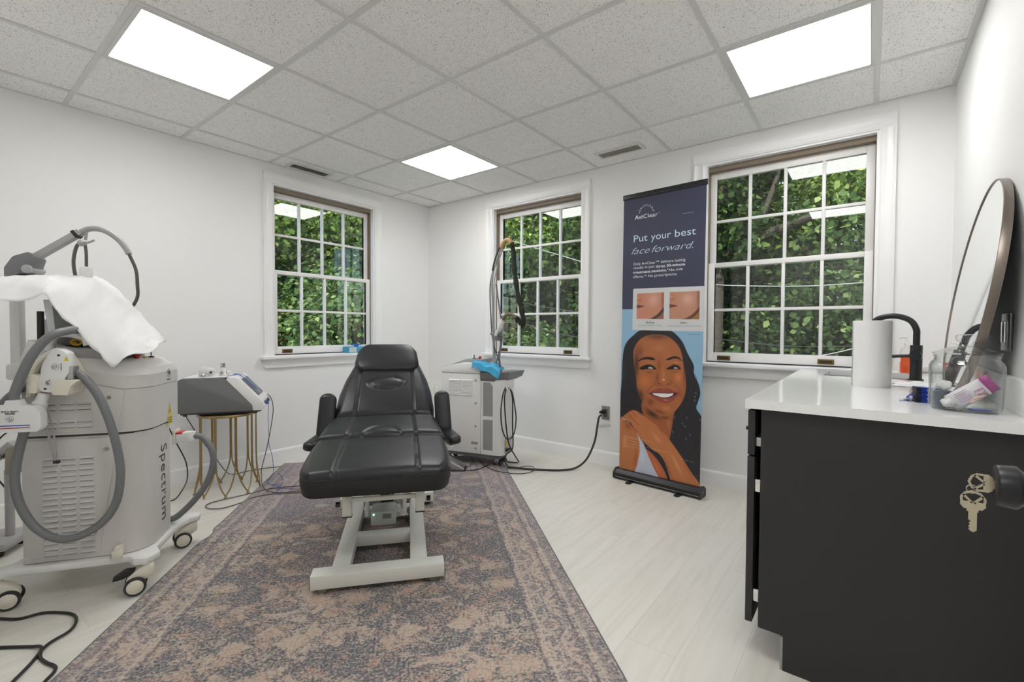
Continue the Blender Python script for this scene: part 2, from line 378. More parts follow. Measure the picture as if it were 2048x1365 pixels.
# keys in the open door's knob: key in the cylinder, second key hanging from a ring
m_key = mat('nickel_brass_key', sr(196, 186, 160), .32, .85)
KY = -2.740; KZ = .943
def key_mesh(T):
    # bow around origin (outline with three cut-outs), blade along +X
    k = MB(); th = .0011
    bow = [(-.0135, 0), (-.010, .0085), (-.0035, .0125), (.007, .0125), (.0115, .009), (.0115, -.009), (.007, -.0125), (-.0035, -.0125), (-.010, -.0085)]
    # frame pieces around the holes
    def pr(p, z=th): k.prism(p, -z, z, ax=2, T=T)
    pr([(.002, -.0122), (.007, -.0125), (.0115, -.009), (.0115, .009), (.007, .0125), (.002, .0122)])
    def bar(a, b, w):
        a, b = Vector(a), Vector(b); d = (b-a).normalized(); n = Vector((-d.y, d.x))*w/2
        pr([a+n, b+n, b-n, a-n])
    for a, b in (((.002, .0112), (-.0035, .0115)), ((-.0035, .0115), (-.0095, .0078)), ((-.0095, .0078), (-.0125, 0)), ((-.0125, 0), (-.0095, -.0078)), ((-.0095, -.0078), (-.0035, -.0115)), ((-.0035, -.0115), (.002, -.0112))): bar(a, b, .0026)
    bar((.003, .001), (-.007, .0098), .0026); bar((.003, -.001), (-.007, -.0098), .0026)
    pr([(.0115, -.006), (.015, -.006), (.015, .0055), (.0115, .0055)])
    bl = [(.015, .0042), (.040, .0042), (.0425, .001), (.0415, -.002), (.039, -.0038), (.0375, -.0022), (.0355, -.004), (.033, -.0022), (.031, -.0035), (.0285, -.0015), (.026, -.0042), (.015, -.0042)]
    pr(bl, .0009); k.box(.015, .040, .0009, .0024, -.0012, -.0007, T=T)
    return k
kx = 4.116-.062
fl = Matrix.Rotation(PI/2, 4, 'X')
k1 = thing('key', 'nickel key inserted in the black door knob, bow facing out', 'key', (kx-.0115, KY, KZ)); key_mesh(TR(rx=PI/2)).build('key_body', m_key, k1); k1.scale = (.88,)*3
rg = MB(); rg.tube([(.0052*math.cos(a*PI/8), 0, .0052*math.sin(a*PI/8)) for a in range(17)], .0006, 6, 1); o = rg.build('key_ring', m_steel); o.location = (kx-.0195, KY, KZ-.0095); tag(o, 'small wire ring joining the two keys', 'key ring')
k2 = thing('key', 'nickel key hanging down from the ring below the other key', 'key', (kx-.0185, KY-.001, KZ-.0235)); key_mesh(TR(ry=PI/2, rx=0) @ Matrix.Rotation(PI/2, 4, 'X')).build('key_body', m_key, k2); k2.scale = (.92,)*3

# ================================================================ OUTSIDE
m_leafs = []
def leafmat(name, cols, tr=.45):
    m = D.materials.new(name); m.use_nodes = True; nt = m.node_tree; nt.nodes.remove(bsdf(m))
    ge = N(m, 'ShaderNodeNewGeometry'); r = ramp(m, cols); LK(m, ge.outputs['Random Per Island'], r.inputs[0])
    d = N(m, 'ShaderNodeBsdfDiffuse'); t = N(m, 'ShaderNodeBsdfTranslucent'); x = N(m, 'ShaderNodeMixShader'); x.inputs[0].default_value = tr
    LK(m, r.outputs[0], d.inputs[0]); LK(m, mixc(m, 1., r.outputs[0], (1.3, 1.25, .6), 'MULTIPLY'), t.inputs[0])
    LK(m, d.outputs[0], x.inputs[1]); LK(m, t.outputs[0], x.inputs[2]); LK(m, x.outputs[0], nt.nodes['Material Output'].inputs[0]); return m
leaf_a = leafmat('maple_leaf', [(0, (.035, .068, .026)), (.45, (.065, .120, .042)), (.8, (.13, .20, .075)), (1, (.27, .34, .15))])
leaf_b = leafmat('dark_leaf', [(0, (.020, .040, .016)), (.6, (.040, .074, .026)), (.93, (.10, .15, .05)), (1, (.22, .28, .11))])
leaf_c = leafmat('bright_leaf', [(0, (.06, .11, .03)), (.5, (.13, .22, .06)), (1, (.36, .45, .16))])
m_bark = bumped(mat('bark', (.035, .028, .02), .9), 14, .8, .03)
rng = np.random.default_rng(7)
def leaves(name, blobs, n, size, m, parent):
    n = int(n*2.2); size = size*.66
    per = np.array([b[3]*b[4]*b[5] for b in blobs])**.66; per = (n*per/per.sum()).astype(int); Vs = []
    for (x, y, z, a, b, c), k in zip(blobs, per):
        d = rng.normal(size=(k, 3)); d /= np.linalg.norm(d, axis=1)[:, None]; rr = rng.uniform(.45, 1.05, k)[:, None]
        cen = np.array([x, y, z])+d*rr*np.array([a, b, c])*(1+.18*np.sin(5*d[:, :1]+3*d[:, 1:2]*2))
        nrm = d*.6+rng.normal(size=(k, 3))*.55+np.array([0, 0, .35]); nrm /= np.linalg.norm(nrm, axis=1)[:, None]
        t = np.cross(nrm, rng.normal(size=(k, 3))); t /= np.linalg.norm(t, axis=1)[:, None]; s = np.cross(nrm, t)
        sz = size*rng.uniform(.6, 1.25, k)[:, None]
        q = [(-.5, 0, 0), (-.12, .42, .07), (.18, .38, .05), (.62, 0, -.05), (.18, -.38, .05), (-.12, -.42, .07)]
        Vs.append(np.stack([cen+t*sz*u+s*sz*v+nrm*sz*w for u, v, w in q], 1))
    V = np.concatenate(Vs); k = len(V); me = D.meshes.new(name)
    me.vertices.add(k*6); me.vertices.foreach_set('co', V.reshape(-1).astype(np.float32))
    idx = np.arange(k)[:, None]*6; F = np.concatenate([idx+np.array([0, 1, 2, 3]), idx+np.array([0, 3, 4, 5])], 1).reshape(-1)
    me.loops.add(k*8); me.loops.foreach_set('vertex_index', F.astype(np.int32)); me.polygons.add(k*2); me.polygons.foreach_set('loop_start', np.arange(0, k*8, 4, dtype=np.int32))
    me.update(calc_edges=True); me.materials.append(m); o = D.objects.new(name, me); COL.objects.link(o); o.parent = parent; return o
GZ = -3.2
def tree(lab, x, y, crown, n, m, tr=.16, size=.13, lean=(0, 0), branches=(), bark=True):
    t = thing('tree', lab, 'tree', (x, y, GZ), 0, None)
    b = MB(); top = max(c[2] for c in crown)-GZ
    b.tube([(0, 0, -.1), (lean[0]*.3, lean[1]*.3, top*.3), (lean[0]*.6, lean[1]*.6, top*.62), (lean[0], lean[1], top*.95)], lambda q: tr*(1-.75*q), 10, 5)
    for br in branches: b.tube([(p[0]-x, p[1]-y, p[2]-GZ) for p in br[:-1]], lambda q, r=br[-1]: r*(1-.7*q), 8, 5)
    b.build('trunk', m_bark, t)
    leaves('foliage', [(c[0]-x, c[1]-y, c[2]-GZ, c[3], c[4], c[5]) for c in crown], n, size, m, t)
    return t
def crown(x, y, z, r, k, seed, h=1.):
    g = np.random.default_rng(seed); out = [(x, y, z, r*.8, r*.8, r*.9*h)]
    for i in range(k):
        a = g.uniform(0, 2*PI); e = g.uniform(-.8, .8)
        out.append((x+math.cos(a)*r*.7, y+math.sin(a)*r*.7, z+e*r*h, r*g.uniform(.35, .6), r*g.uniform(.35, .6), r*g.uniform(.3, .5)))
    return out
# beyond the left window
tree('leafy maple filling the lower part of the left window view', -4.4, .9, crown(-4.4, .9, .4, 1.9, 16, 1, 1.1), 19000, leaf_a, size=.125)
tree('leafy maple filling the upper right of the left window view', -4.9, 3.6, crown(-4.9, 3.6, 2.6, 2.1, 16, 2), 19000, leaf_a, size=.13)
tree('tall bright-leaved tree high in the left window view', -6.8, 1.2, crown(-6.8, 1.2, 4.2, 2.3, 14, 3), 11000, leaf_c, size=.17)
tree('dark broad tree behind the maples beyond the left window', -8.6, 4.6, crown(-8.6, 4.6, 1.8, 3.4, 16, 4, 1.2), 13000, leaf_b, .25, size=.22)
# beyond the back window
tree('dark leafy tree beyond the back window behind the hose stand', -2.2, 6.2, crown(-2.2, 6.2, 1.2, 2.1, 16, 5, 1.3), 15000, leaf_b, size=.16)
tree('green maple low beyond the back window', -.6, 4.4, crown(-.6, 4.4, -.3, 1.3, 12, 6), 8000, leaf_a, size=.14)
tree('yellow-green tree high beyond the back window', -3.9, 7.6, crown(-3.9, 7.6, 4.6, 2.2, 12, 7), 9000, leaf_c, size=.18)
tree('far dark tree between the left and back window views', -6.2, 8.6, crown(-6.2, 8.6, 1.4, 3.2, 14, 8, 1.2), 12000, leaf_b, .25, size=.24)
# beyond the right window
tree('large dark-trunked tree seen through the upper left of the right window', 1.55, 5.2, crown(1.1, 6.8, 3.6, 2.0, 14, 9), 11000, leaf_b, .30, size=.16, lean=(.25, .2),
     branches=[[(1.75, 5.35, 2.4), (2.5, 5.3, 2.75), (3.4, 5.2, 3.0), (4.3, 5.3, 3.05), .10], [(2.2, 5.3, 2.6), (2.5, 5.4, 3.3), (2.7, 5.5, 4.0), .07]])
tree('dense dark green tree low in the right window view', 1.9, 7.2, crown(1.9, 7.2, .2, 2.2, 16, 10, 1.2), 15000, leaf_b, size=.16)
tree('bright-lit tree high in the right window view', 4.0, 7.8, crown(4.0, 7.8, 4.3, 1.7, 11, 11, .9), 3600, leaf_c, size=.15)
tree('green tree in the middle of the right window view', 4.1, 8.0, crown(4.1, 8.0, 1.3, 2.2, 14, 12), 12000, leaf_a, size=.16)
tree('bright green shrub-like tree low at the right of the right window', 3.75, 4.9, crown(3.75, 4.9, -.6, 1.0, 12, 13, .8), 6500, leaf_c, .07, size=.11)
tree('far tall tree behind the right window view', 1.0, 12., crown(.2, 12., 2.2, 4.0, 16, 14, 1.1), 11000, leaf_b, .3, size=.28)
tree('far broad tree behind the back window view', -4.5, 13., crown(-4.5, 13., 3.0, 4.6, 16, 15, 1.2), 13000, leaf_b, .3, size=.3)
tree('far broad tree behind the left window view', -13., 5., crown(-13., 5., 3.0, 4.8, 16, 16, 1.2), 13000, leaf_b, .3, size=.3)
tree('tall leafy tree to the right of the right window view', 6.6, 8.6, crown(6.6, 8.6, 2.4, 2.6, 14, 21, 1.3), 9000, leaf_a, .2, size=.2)
gm = MB(); gn = 40; vs = []; fs = []
for i in range(gn+1):
    for j in range(gn+1):
        x = -26+i*46/gn; y = -12+j*40/gn; dd = max(0, max(-x-12, y-12)); vs.append((x, y, GZ+min(dd*.75, 5)+.25*math.sin(x*1.7)*math.cos(y*1.3)))
for i in range(gn):
    for j in range(gn): a = i*(gn+1)+j; fs.append((a, a+gn+1, a+gn+2, a+1))
gm.add(vs, fs, True); m_gr = mat('woodland_floor', (.03, .055, .015), .95); o = gm.build('ground', m_gr); struct(o)
m_wire = mat('power_cable', (.25, .25, .25), .5); m_wired = mat('dark_cable', (.02, .02, .02), .6)
def wire(lab, pts, r, m):
    o = MB().tube(pts, r, 6, 4).build('power_line', m); tag(o, lab, 'cable')
wire('pale overhead cable crossing the upper half of the back window', [(-1.256,2.6,2.772),(-0.56,2.6,2.524),(0.02,2.6,2.322),(0.797,2.6,2.051)], .006, m_wire)
wire('dark overhead cable crossing the middle of the back window', [(-1.629,2.7,1.85),(-0.627,2.7,1.576),(-0.036,2.7,1.47),(0.753,2.7,1.347)], .008, m_wired)
wire('dark overhead cable low in the back window', [(-1.716,2.8,1.314),(-0.697,2.8,1.219),(-0.096,2.8,1.088),(0.707,2.8,0.95)], .008, m_wired)
wire('pale overhead cable across the middle of the right window', [(2.027,3,1.787),(2.41,3,1.731),(3.043,3,1.684),(3.504,3,1.671),(4.177,3,1.693)], .006, m_wire)
wire('dark overhead cable low in the right window', [(2.008,3.1,1.062),(2.398,3.1,1.012),(3.041,3.1,0.948),(3.51,3.1,0.948),(4.195,3.1,0.987)], .006, m_wired)
wire('pale overhead cable rising at the lower right of the right window', [(3.071,2.9,0.771),(3.476,2.9,0.847),(3.779,2.9,0.937),(4.185,2.9,1.088)], .006, m_wire)

# ================================================================ RUG
m_rug = mat('faded_rug', (.4, .35, .33), .95, spec=.1)
def _rug(m):
    b = bsdf(m); t = N(m, 'ShaderNodeTexCoord'); s = N(m, 'ShaderNodeSeparateXYZ'); LK(m, t.outputs['Object'], s.inputs[0])
    # mirrored medallion lattice: fold both axes, feed folded coordinates to noise so motifs come out symmetric
    fx = math_(m, 'PINGPONG', s.outputs[0], .30); fy = math_(m, 'PINGPONG', math_(m, 'ADD', s.outputs[1], 3.), .335)
    cb = N(m, 'ShaderNodeCombineXYZ'); LK(m, fx, cb.inputs[0]); LK(m, fy, cb.inputs[1])
    n1 = N(m, 'ShaderNodeTexNoise', i_Scale=8.5, i_Detail=7., i_Roughness=.62, i_Distortion=1.6); LK(m, cb.outputs[0], n1.inputs[0])
    n2 = N(m, 'ShaderNodeTexNoise', i_Scale=19., i_Detail=5., i_Roughness=.6, i_Distortion=2.0); LK(m, cb.outputs[0], n2.inputs[0])
    v = N(m, 'ShaderNodeTexVoronoi', i_Scale=17., feature='DISTANCE_TO_EDGE'); LK(m, cb.outputs[0], v.inputs[0])
    # wear and weave
    wv = N(m, 'ShaderNodeMapping'); wv.inputs['Scale'].default_value = (26, 190, 1); LK(m, t.outputs['Object'], wv.inputs[0])
    w = N(m, 'ShaderNodeTexNoise', i_Scale=1.6, i_Detail=5., i_Roughness=.75); LK(m, wv.outputs[0], w.inputs[0])
    w2 = N(m, 'ShaderNodeTexNoise', i_Scale=110., i_Detail=2.); LK(m, t.outputs['Object'], w2.inputs[0])
    big = N(m, 'ShaderNodeTexNoise', i_Scale=1.5, i_Detail=2.); LK(m, t.outputs['Object'], big.inputs[0])
    mid = N(m, 'ShaderNodeTexNoise', i_Scale=7., i_Detail=4., i_Roughness=.65); LK(m, t.outputs['Object'], mid.inputs[0])
    jit = math_(m, 'ADD', math_(m, 'MULTIPLY', math_(m, 'SUBTRACT', w.outputs[0], .5), .26), math_(m, 'MULTIPLY', math_(m, 'SUBTRACT', mid.outputs[0], .5), .30))
    slate, beige, rose, gold, lav = sr(104, 104, 110), sr(186, 170, 156), sr(182, 140, 120), sr(178, 152, 120), sr(150, 144, 160)
    w3 = N(m, 'ShaderNodeMapping'); w3.inputs['Scale'].default_value = (150, 34, 1); LK(m, t.outputs['Object'], w3.inputs[0])
    wy = N(m, 'ShaderNodeTexNoise', i_Scale=1.3, i_Detail=4., i_Roughness=.8); LK(m, w3.outputs[0], wy.inputs[0])
    fine = math_(m, 'ADD', math_(m, 'MULTIPLY', math_(m, 'SUBTRACT', w2.outputs[0], .5), .22), math_(m, 'MULTIPLY', math_(m, 'SUBTRACT', wy.outputs[0], .5), .20)); jit = math_(m, 'ADD', jit, fine)
    zone = ramped(m, math_(m, 'ADD', big.outputs[0], math_(m, 'MULTIPLY', n1.outputs[0], .35)), .52, .82)
    base = mixc(m, ramped(m, math_(m, 'ADD', math_(m, 'ADD', n1.outputs[0], jit), math_(m, 'MULTIPLY', math_(m, 'SUBTRACT', zone, .5), -.12)), .47, .56), slate, beige)
    c = mixc(m, math_(m, 'MULTIPLY', ramped(m, math_(m, 'ADD', n2.outputs[0], jit), .53, .62), .75), base, rose)
    c = mixc(m, math_(m, 'MULTIPLY', ramped(m, math_(m, 'ADD', math_(m, 'MULTIPLY', v.outputs[0], -6.), math_(m, 'ADD', .3, jit)), .10, .34), .55), c, sr(88, 90, 98))
    c = mixc(m, math_(m, 'MULTIPLY', ramped(m, math_(m, 'ADD', math_(m, 'SUBTRACT', 1., n2.outputs[0]), jit), .57, .66), .6), c, gold)
    # border: guard lines, a palmette band and a plain edge
    ex = math_(m, 'ABSOLUTE', s.outputs[0]); exj = math_(m, 'ADD', ex, math_(m, 'MULTIPLY', jit, .02))
    band = ramped(m, exj, .66, .67)
    bn = N(m, 'ShaderNodeTexNoise', i_Scale=24., i_Detail=4., i_Distortion=1.8)
    cb2 = N(m, 'ShaderNodeCombineXYZ'); LK(m, ex, cb2.inputs[0]); LK(m, math_(m, 'PINGPONG', math_(m, 'ADD', s.outputs[1], 3.), .13), cb2.inputs[1]); LK(m, cb2.outputs[0], bn.inputs[0])
    bc = mixc(m, ramped(m, math_(m, 'ADD', bn.outputs[0], jit), .42, .58), sr(112, 112, 120), sr(190, 172, 158)); bc = mixc(m, math_(m, 'MULTIPLY', ramped(m, math_(m, 'ADD', math_(m, 'SUBTRACT', 1., bn.outputs[0]), jit), .56, .68), .5), bc, rose); c = mixc(m, math_(m, 'MULTIPLY', band, .9), c, bc)
    for p0, wd, cc, al in ((.665, .006, sr(92, 92, 100), .6), (.69, .004, sr(200, 186, 172), .5), (.815, .006, sr(92, 92, 100), .6), (.84, .005, sr(200, 186, 172), .5), (.865, .012, sr(124, 122, 126), .6)):
        ln = math_(m, 'LESS_THAN', math_(m, 'ABSOLUTE', math_(m, 'SUBTRACT', exj, p0)), wd); c = mixc(m, math_(m, 'MULTIPLY', ln, al), c, cc)
    cool = ramped(m, math_(m, 'ADD', s.outputs[1], math_(m, 'MULTIPLY', math_(m, 'SUBTRACT', big.outputs[0], .5), 1.6)), -.1, 1.1)
    c = mixc(m, math_(m, 'MULTIPLY', cool, .45), c, lav)
    fade = ramped(m, math_(m, 'ADD', w2.outputs[0], math_(m, 'MULTIPLY', w.outputs[0], .6)), .74, .95); c = mixc(m, math_(m, 'MULTIPLY', fade, .42), c, sr(206, 196, 188))
    dk = ramped(m, math_(m, 'ADD', w.outputs[0], math_(m, 'MULTIPLY', w2.outputs[0], .5)), .66, .50); c = mixc(m, math_(m, 'MULTIPLY', dk, .5), c, sr(78, 77, 84))
    LK(m, c, b.inputs['Base Color'])
    bp = N(m, 'ShaderNodeBump', i_Strength=.5, i_Distance=.003); LK(m, w.outputs[0], bp.inputs['Height']); LK(m, bp.outputs[0], b.inputs['Normal'])
def ramped(m, v, a, b):
    x = N(m, 'ShaderNodeMapRange'); x.inputs[1].default_value = a; x.inputs[2].default_value = b; x.clamp = True; LK(m, v, x.inputs[0]); return x.outputs[0]
_rug(m_rug)
RO = Vector((.092, -1.67, 0)); RD = Vector((.7435, -.669, 0)).normalized(); RN = Vector((-RD.y, RD.x, 0))   # far-left corner, long direction, across
def rugpt(a, c, z=.006): return RO+RD*a+RN*c+Vector((0, 0, z))
RL, RW = 2.75, 1.80
rug = thing('rug', 'large faded oriental rug in grey, rose and beige lying under the treatment bed', 'rug', rugpt(RL/2, RW/2, 0), math.atan2(RD.y, RD.x)+PI/2)
m = MB(); nx, ny = 36, 66; vs = []; fs = []
for i in range(nx+1):
    for j in range(ny+1):
        u = -RW/2+RW*i/nx; v = -RL/2+RL*j/ny
        # small buckle on the left long edge near the machine caster
        bz = .016*math.exp(-((v+.02)/.12)**2-((u+RW/2)/.12)**2); du = .035*math.exp(-((v+.02)/.07)**2)*max(0, 1-(u+RW/2)/.3)
        vs.append((u+du, v, .008+bz))
for i in range(nx):
    for j in range(ny): a = i*(ny+1)+j; fs.append((a, a+ny+1, a+ny+2, a+1))
m.add(vs, fs, True)
edge = [i*(ny+1) for i in range(nx+1)]+[nx*(ny+1)+j for j in range(1, ny+1)]+[i*(ny+1)+ny for i in range(nx-1, -1, -1)]+[j for j in range(ny-1, 0, -1)]
low = len(m.v); m.v += [(vs[e][0], vs[e][1], max(0, vs[e][2]-.0075)) for e in edge]
for k in range(len(edge)): k2 = (k+1) % len(edge); m.f.append((edge[k], edge[k2], low+k2, low+k)); m.sm.append(False)
m.build('pile', m_rug, rug)
bd = MB(); bd.tube([Vector(vs[e])+Vector((0, 0, -.003)) for e in edge]+[Vector(vs[edge[0]])+Vector((0, 0, -.003))], .0045, 6, 1, flat=1); bd.build('binding', mat('rug_binding', sr(112, 112, 118), .9), rug)

# ================================================================ TREATMENT BED
bed = thing('treatment_bed', 'black leather treatment bed with headrest on a cream steel frame, on the rug', 'treatment bed', (2.267, -2.337, 0), math.radians(50.5))
def TB(p0, p1, w, h, b=.004):   # rectangular tube between two points, w horizontal, h the other way
    a, c = Vector(p0), Vector(p1); d = c-a; L_ = d.length; z = d.normalized(); x = Vector((0, 0, 1)).cross(z)
    x = Vector((1, 0, 0)) if x.length < 1e-4 else x.normalized(); y = z.cross(x)
    M_ = Matrix((x, y, z)).transposed().to_4x4(); M_.translation = a
    return M_, w, h, L_
def bar(m, p0, p1, w, h, b=.004):
    M_, w, h, L_ = TB(p0, p1, w, h); m.box(-w/2, w/2, -h/2, h/2, 0, L_, b, T=M_); return m
ZR = .01
b = MB(); b.box(-.272, .29, 0, .078, .030, .09, .004); b.build('front_foot_beam', m_frame, bed)
b = MB(); b.box(-.272, .29, .92, .998, .030, .09, .004); b.build('rear_foot_beam', m_frame, bed)
for x in (-.157, .179):
    b = MB(); b.box(x-.038, x+.038, .078, .92, .032, .088, .004); b.build('side_rail', m_frame, bed)
b = MB(); b.box(-.12, .141, .365, .43, .034, .086, .003); b.build('cross_bar', m_frame, bed)
b = MB(); b.box(-.12, .141, .72, .78, .034, .086, .003); b.build('cross_bar', m_frame, bed)
for x in (-.225, .245):
    for y in (.04, .96): MB().lathe([(0, ZR), (.03, ZR), (.03, .02), (.022, .031), (0, .031)], TR((x, y, 0)), 20).build('foot', m_blackp if y > .5 else mat('grey_rubber', sr(120, 120, 112), .7), bed)
for x in (-.2735, .29): MB().box(x, x+.0025, .003, .075, .032, .088).build('end_cap', m_blackp, bed)
# control box with green light
cb_ = thing  # noqa
o = MB().box(-.06, .07, .47, .60, .088, .165, .008).build('control_box', mat('control_box_grey', sr(178, 182, 178), .45), bed)
MB().cyl((-.045, .475, .15), (-.045, .468, .15), .004, 10).build('indicator_light', mat('green_led', (.1, .9, .3), .3, emit=(.2, 1, .5), es=2.5), o)
MB().box(.0, .045, .4675, .471, .125, .15).build('warning_label', mat('label_grey', sr(120, 122, 120), .6), o)
m = MB()
for k in range(5):
    m.tube([(.07, .50+.015*k, .12+.01*k), (.10+.008*k, .46+.03*k, .14-.012*k), (.11, .56+.02*k, .10), (.09, .66, .12+.02*k), (.02+.02*k, .74, .18)], .0028, 6, 5)
m.build('wiring', mat('white_wire', (.7, .7, .68), .5), bed)
# lift: scissor arms, actuator
for x in (-.115, .137):
    b = MB(); bar(b, (x, .86, .085), (x, .56, .385), .026, .045); b.build('lift_arm', m_frame, bed)
    b = MB(); bar(b, (x*.8+.002, .60, .085), (x*.8+.002, .84, .42), .022, .04); b.build('lift_arm', m_frame, bed)
b = MB(); b.cyl((.01, .85, .12), (.01, .55, .30), .022); b.cyl((.01, .56, .295), (.01, .36, .39), .012); b.box(-.03, .05, .80, .92, .09, .17, .01); b.build('lift_motor', m_blackp, bed)
# upper frame
b = MB()
for x in (-.135, .185):
    b.box(x-.02, x+.02, .10, .80, .375, .412, .004); b.box(x-.02, x+.02, .10, .135, .292, .40, .003)
b.box(-.155, .205, .10, .14, .395, .425, .003); b.box(-.12, .17, .108, .126, .352, .372, .003); b.box(-.155, .205, .76, .80, .38, .42, .003)
up = b.build('upper_frame', m_frame, bed)
for x in (-.135, .185): MB().box(x-.021, x+.021, .098, .137, .289, .294).build('tube_cap', m_blackp, up)
for x, s in ((-.165, -1), (.215, 1)): MB().cyl((x, .118, .345), (x+s*.018, .118, .345), .012).build('locking_knob', m_blackp, up)
b = MB(); bar(b, (-.135, .78, .42), (-.135, 1.02, .66), .03, .03); bar(b, (.185, .78, .42), (.185, 1.02, .66), .03, .03); b.box(-.15, .2, .99, 1.02, .62, .65); b.build('backrest_bracket', m_frame, bed)

def cushion(p0, p1, hw, T_, r=.035, puff=.012, seams=(), marks=(), nu=150, nv=84, corner=None, nfloor=None):
    """soft pad on the plane from p0 to p1 (points on the top surface centre line, local y/z); hw(t) half width; returns mesh"""
    a = Vector((0, p0[0], p0[1])); c = Vector((0, p1[0], p1[1])); d = (c-a); Ln = d.length; d.normalize(); nrm = Vector((1, 0, 0)).cross(d)
    if nrm.z < 0: nrm = -nrm
    us = [-math.cos(PI*i/nu) for i in range(nu+1)]; us = [.35*u+.65*(-1+2*i/nu) for i, u in enumerate(us)]
    ts = [.5-.5*math.cos(PI*j/nv) for j in range(nv+1)]; ts = [.5*t+.5*j/nv for j, t in enumerate(ts)]
    top = []; bot = []
    for t in ts:
        w = hw(t)
        for u in us:
            de = min((1-abs(u))*w, t*Ln, (1-t)*Ln); h = 0
            if de < r: h = -(r-math.sqrt(max(0, r*r-(r-de)**2)))*.8
            h += puff*(1-abs(u)**4)*(1-abs(2*t-1)**4)
            x = u*w; l = t*Ln
            for sx, wd, dp in seams: h -= dp*math.exp(-((abs(x)-sx(t))/wd)**2)
            for fn in marks: h += fn(x, l, t)
            p = a+d*l+Vector((1, 0, 0))*x+nrm*h; top.append(p)
            q = a+d*l+Vector((1, 0, 0))*x*(1 if de > 0 else .985)-nrm*T_; bot.append(q)
    m = MB(); n = nu+1; k = len(top); fs = [(j*n+i, j*n+i+1, (j+1)*n+i+1, (j+1)*n+i) for j in range(nv) for i in range(nu)]
    m.add(top+bot, fs+[tuple(x+k for x in reversed(f)) for f in fs], True)
    ring = [i for i in range(n)]+[j*n+nu for j in range(1, nv+1)]+[nv*n+i for i in range(nu-1, -1, -1)]+[j*n for j in range(nv-1, 0, -1)]
    sk = MB(); sk.add([top[i] for i in ring]+[bot[i] for i in ring], [(i, (i+1) % len(ring), (i+1) % len(ring)+len(ring), i+len(ring)) for i in range(len(ring))], True)
    return m, [top[i] for i in ring], [bot[i] for i in ring], nrm
def pad(name, *a, skirt=True, **k):
    m, T_, B_, nrm = cushion(*a, **k); n = len(T_)
    rows = 6; vs = []; fs = []
    for r_ in range(rows+1):
        q = r_/rows; bul = math.sin(PI*q)*.006
        cx = sum((p for p in T_), Vector())/n
        for i in range(n):
            p = T_[i].lerp(B_[i], q); out = (p-cx); out -= nrm*out.dot(nrm); out = out.normalized()*bul; vs.append(p+out)
    for r_ in range(rows):
        for i in range(n): j = (i+1) % n; fs.append((r_*n+i, r_*n+j, (r_+1)*n+j, (r_+1)*n+i))
    half = len(m.v)//2; nf = len(m.f)//2
    t = MB(); t.v = m.v[:half]; t.f = m.f[:nf]; t.sm = [True]*nf
    o = t.build(name, m_leather, bed)
    s = MB(); s.add(vs, fs, True); bv = [v for v in m.v[half:]]; s.add(bv, [tuple(i-half for i in f) for f in m.f[nf:]], False); s.build('side_panel', m_leather2, o)
    pp = MB(); pp.tube([p+(p-sum(T_, Vector())/n).normalized()*.001 for p in T_]+[T_[0]], .0022, 6, 1, cap=False); pp.build('piping', m_leather, o)
    return o
def rc(t, Ln, R_, w):   # half width with rounded corners at both ends
    l = t*Ln; e = min(l, Ln-l)
    return w if e >= R_ else w-R_+math.sqrt(max(0, R_*R_-(R_-e)**2))
# leg rest
def hw_leg(t):
    w = .312+.012*math.sin(PI*t)*1.0-.004*t; l = t*.44; R_ = .10
    return w if l > R_ else w-R_*.62+.62*math.sqrt(max(0, R_*R_-(R_-l)**2))
pad('leg_rest', (-.03, .528), (.395, .583), hw_leg, .105, seams=((lambda t: .168-.004*t, .0045, .006), (lambda t: .178-.004*t, .0045, .005)), puff=.014)
# seat, with the lower half of an oval panel at its front
def oval(cx, cy, a, b, amp, w=.006):
    def fn(x, l, t):
        q = math.sqrt((x/a)**2+((l-cy)/b)**2); s = (q-1)*min(a, b)
        return -amp*math.exp(-(s/w)**2)+(.008*(1-q*q) if q < 1 else 0)
    return fn
def hw_seat(t): return .318-.028*t-.02*max(0, (t-.8)/.2)**2
pad('seat', (.402, .588), (.745, .628), hw_seat, .09, seams=((lambda t: .165-.012*t, .0045, .006), (lambda t: .174-.012*t, .0045, .004)), marks=(oval(0, -.012, .093, .115, .006),), puff=.016)
# backrest
def hw_back(t):
    P = [(0, .283), (.12, .287), (.35, .275), (.55, .25), (.75, .212), (.9, .175), (.97, .14), (1, .09)]
    for (a, p), (b_, q) in zip(P[:-1], P[1:]):
        if t <= b_: k = (t-a)/(b_-a); return p+(q-p)*k
    return .09
pad('backrest', (.765, .615), (1.235, 1.0), hw_back, .085, seams=((lambda t: .166-.02*t, .0045, .007), (lambda t: .175-.02*t, .0045, .004)), marks=(oval(0, .262, .107, .052, .006),), puff=.018, r=.05)
# headrest pillow
def hw_pil(t): return rc(t, .17, .075, .185-.022*abs(t-.1))
pad('headrest', (1.030, .872), (1.207, 1.035), lambda t: rc(t, .24, .085, .208-.028*t), .05, r=.024, puff=.012)
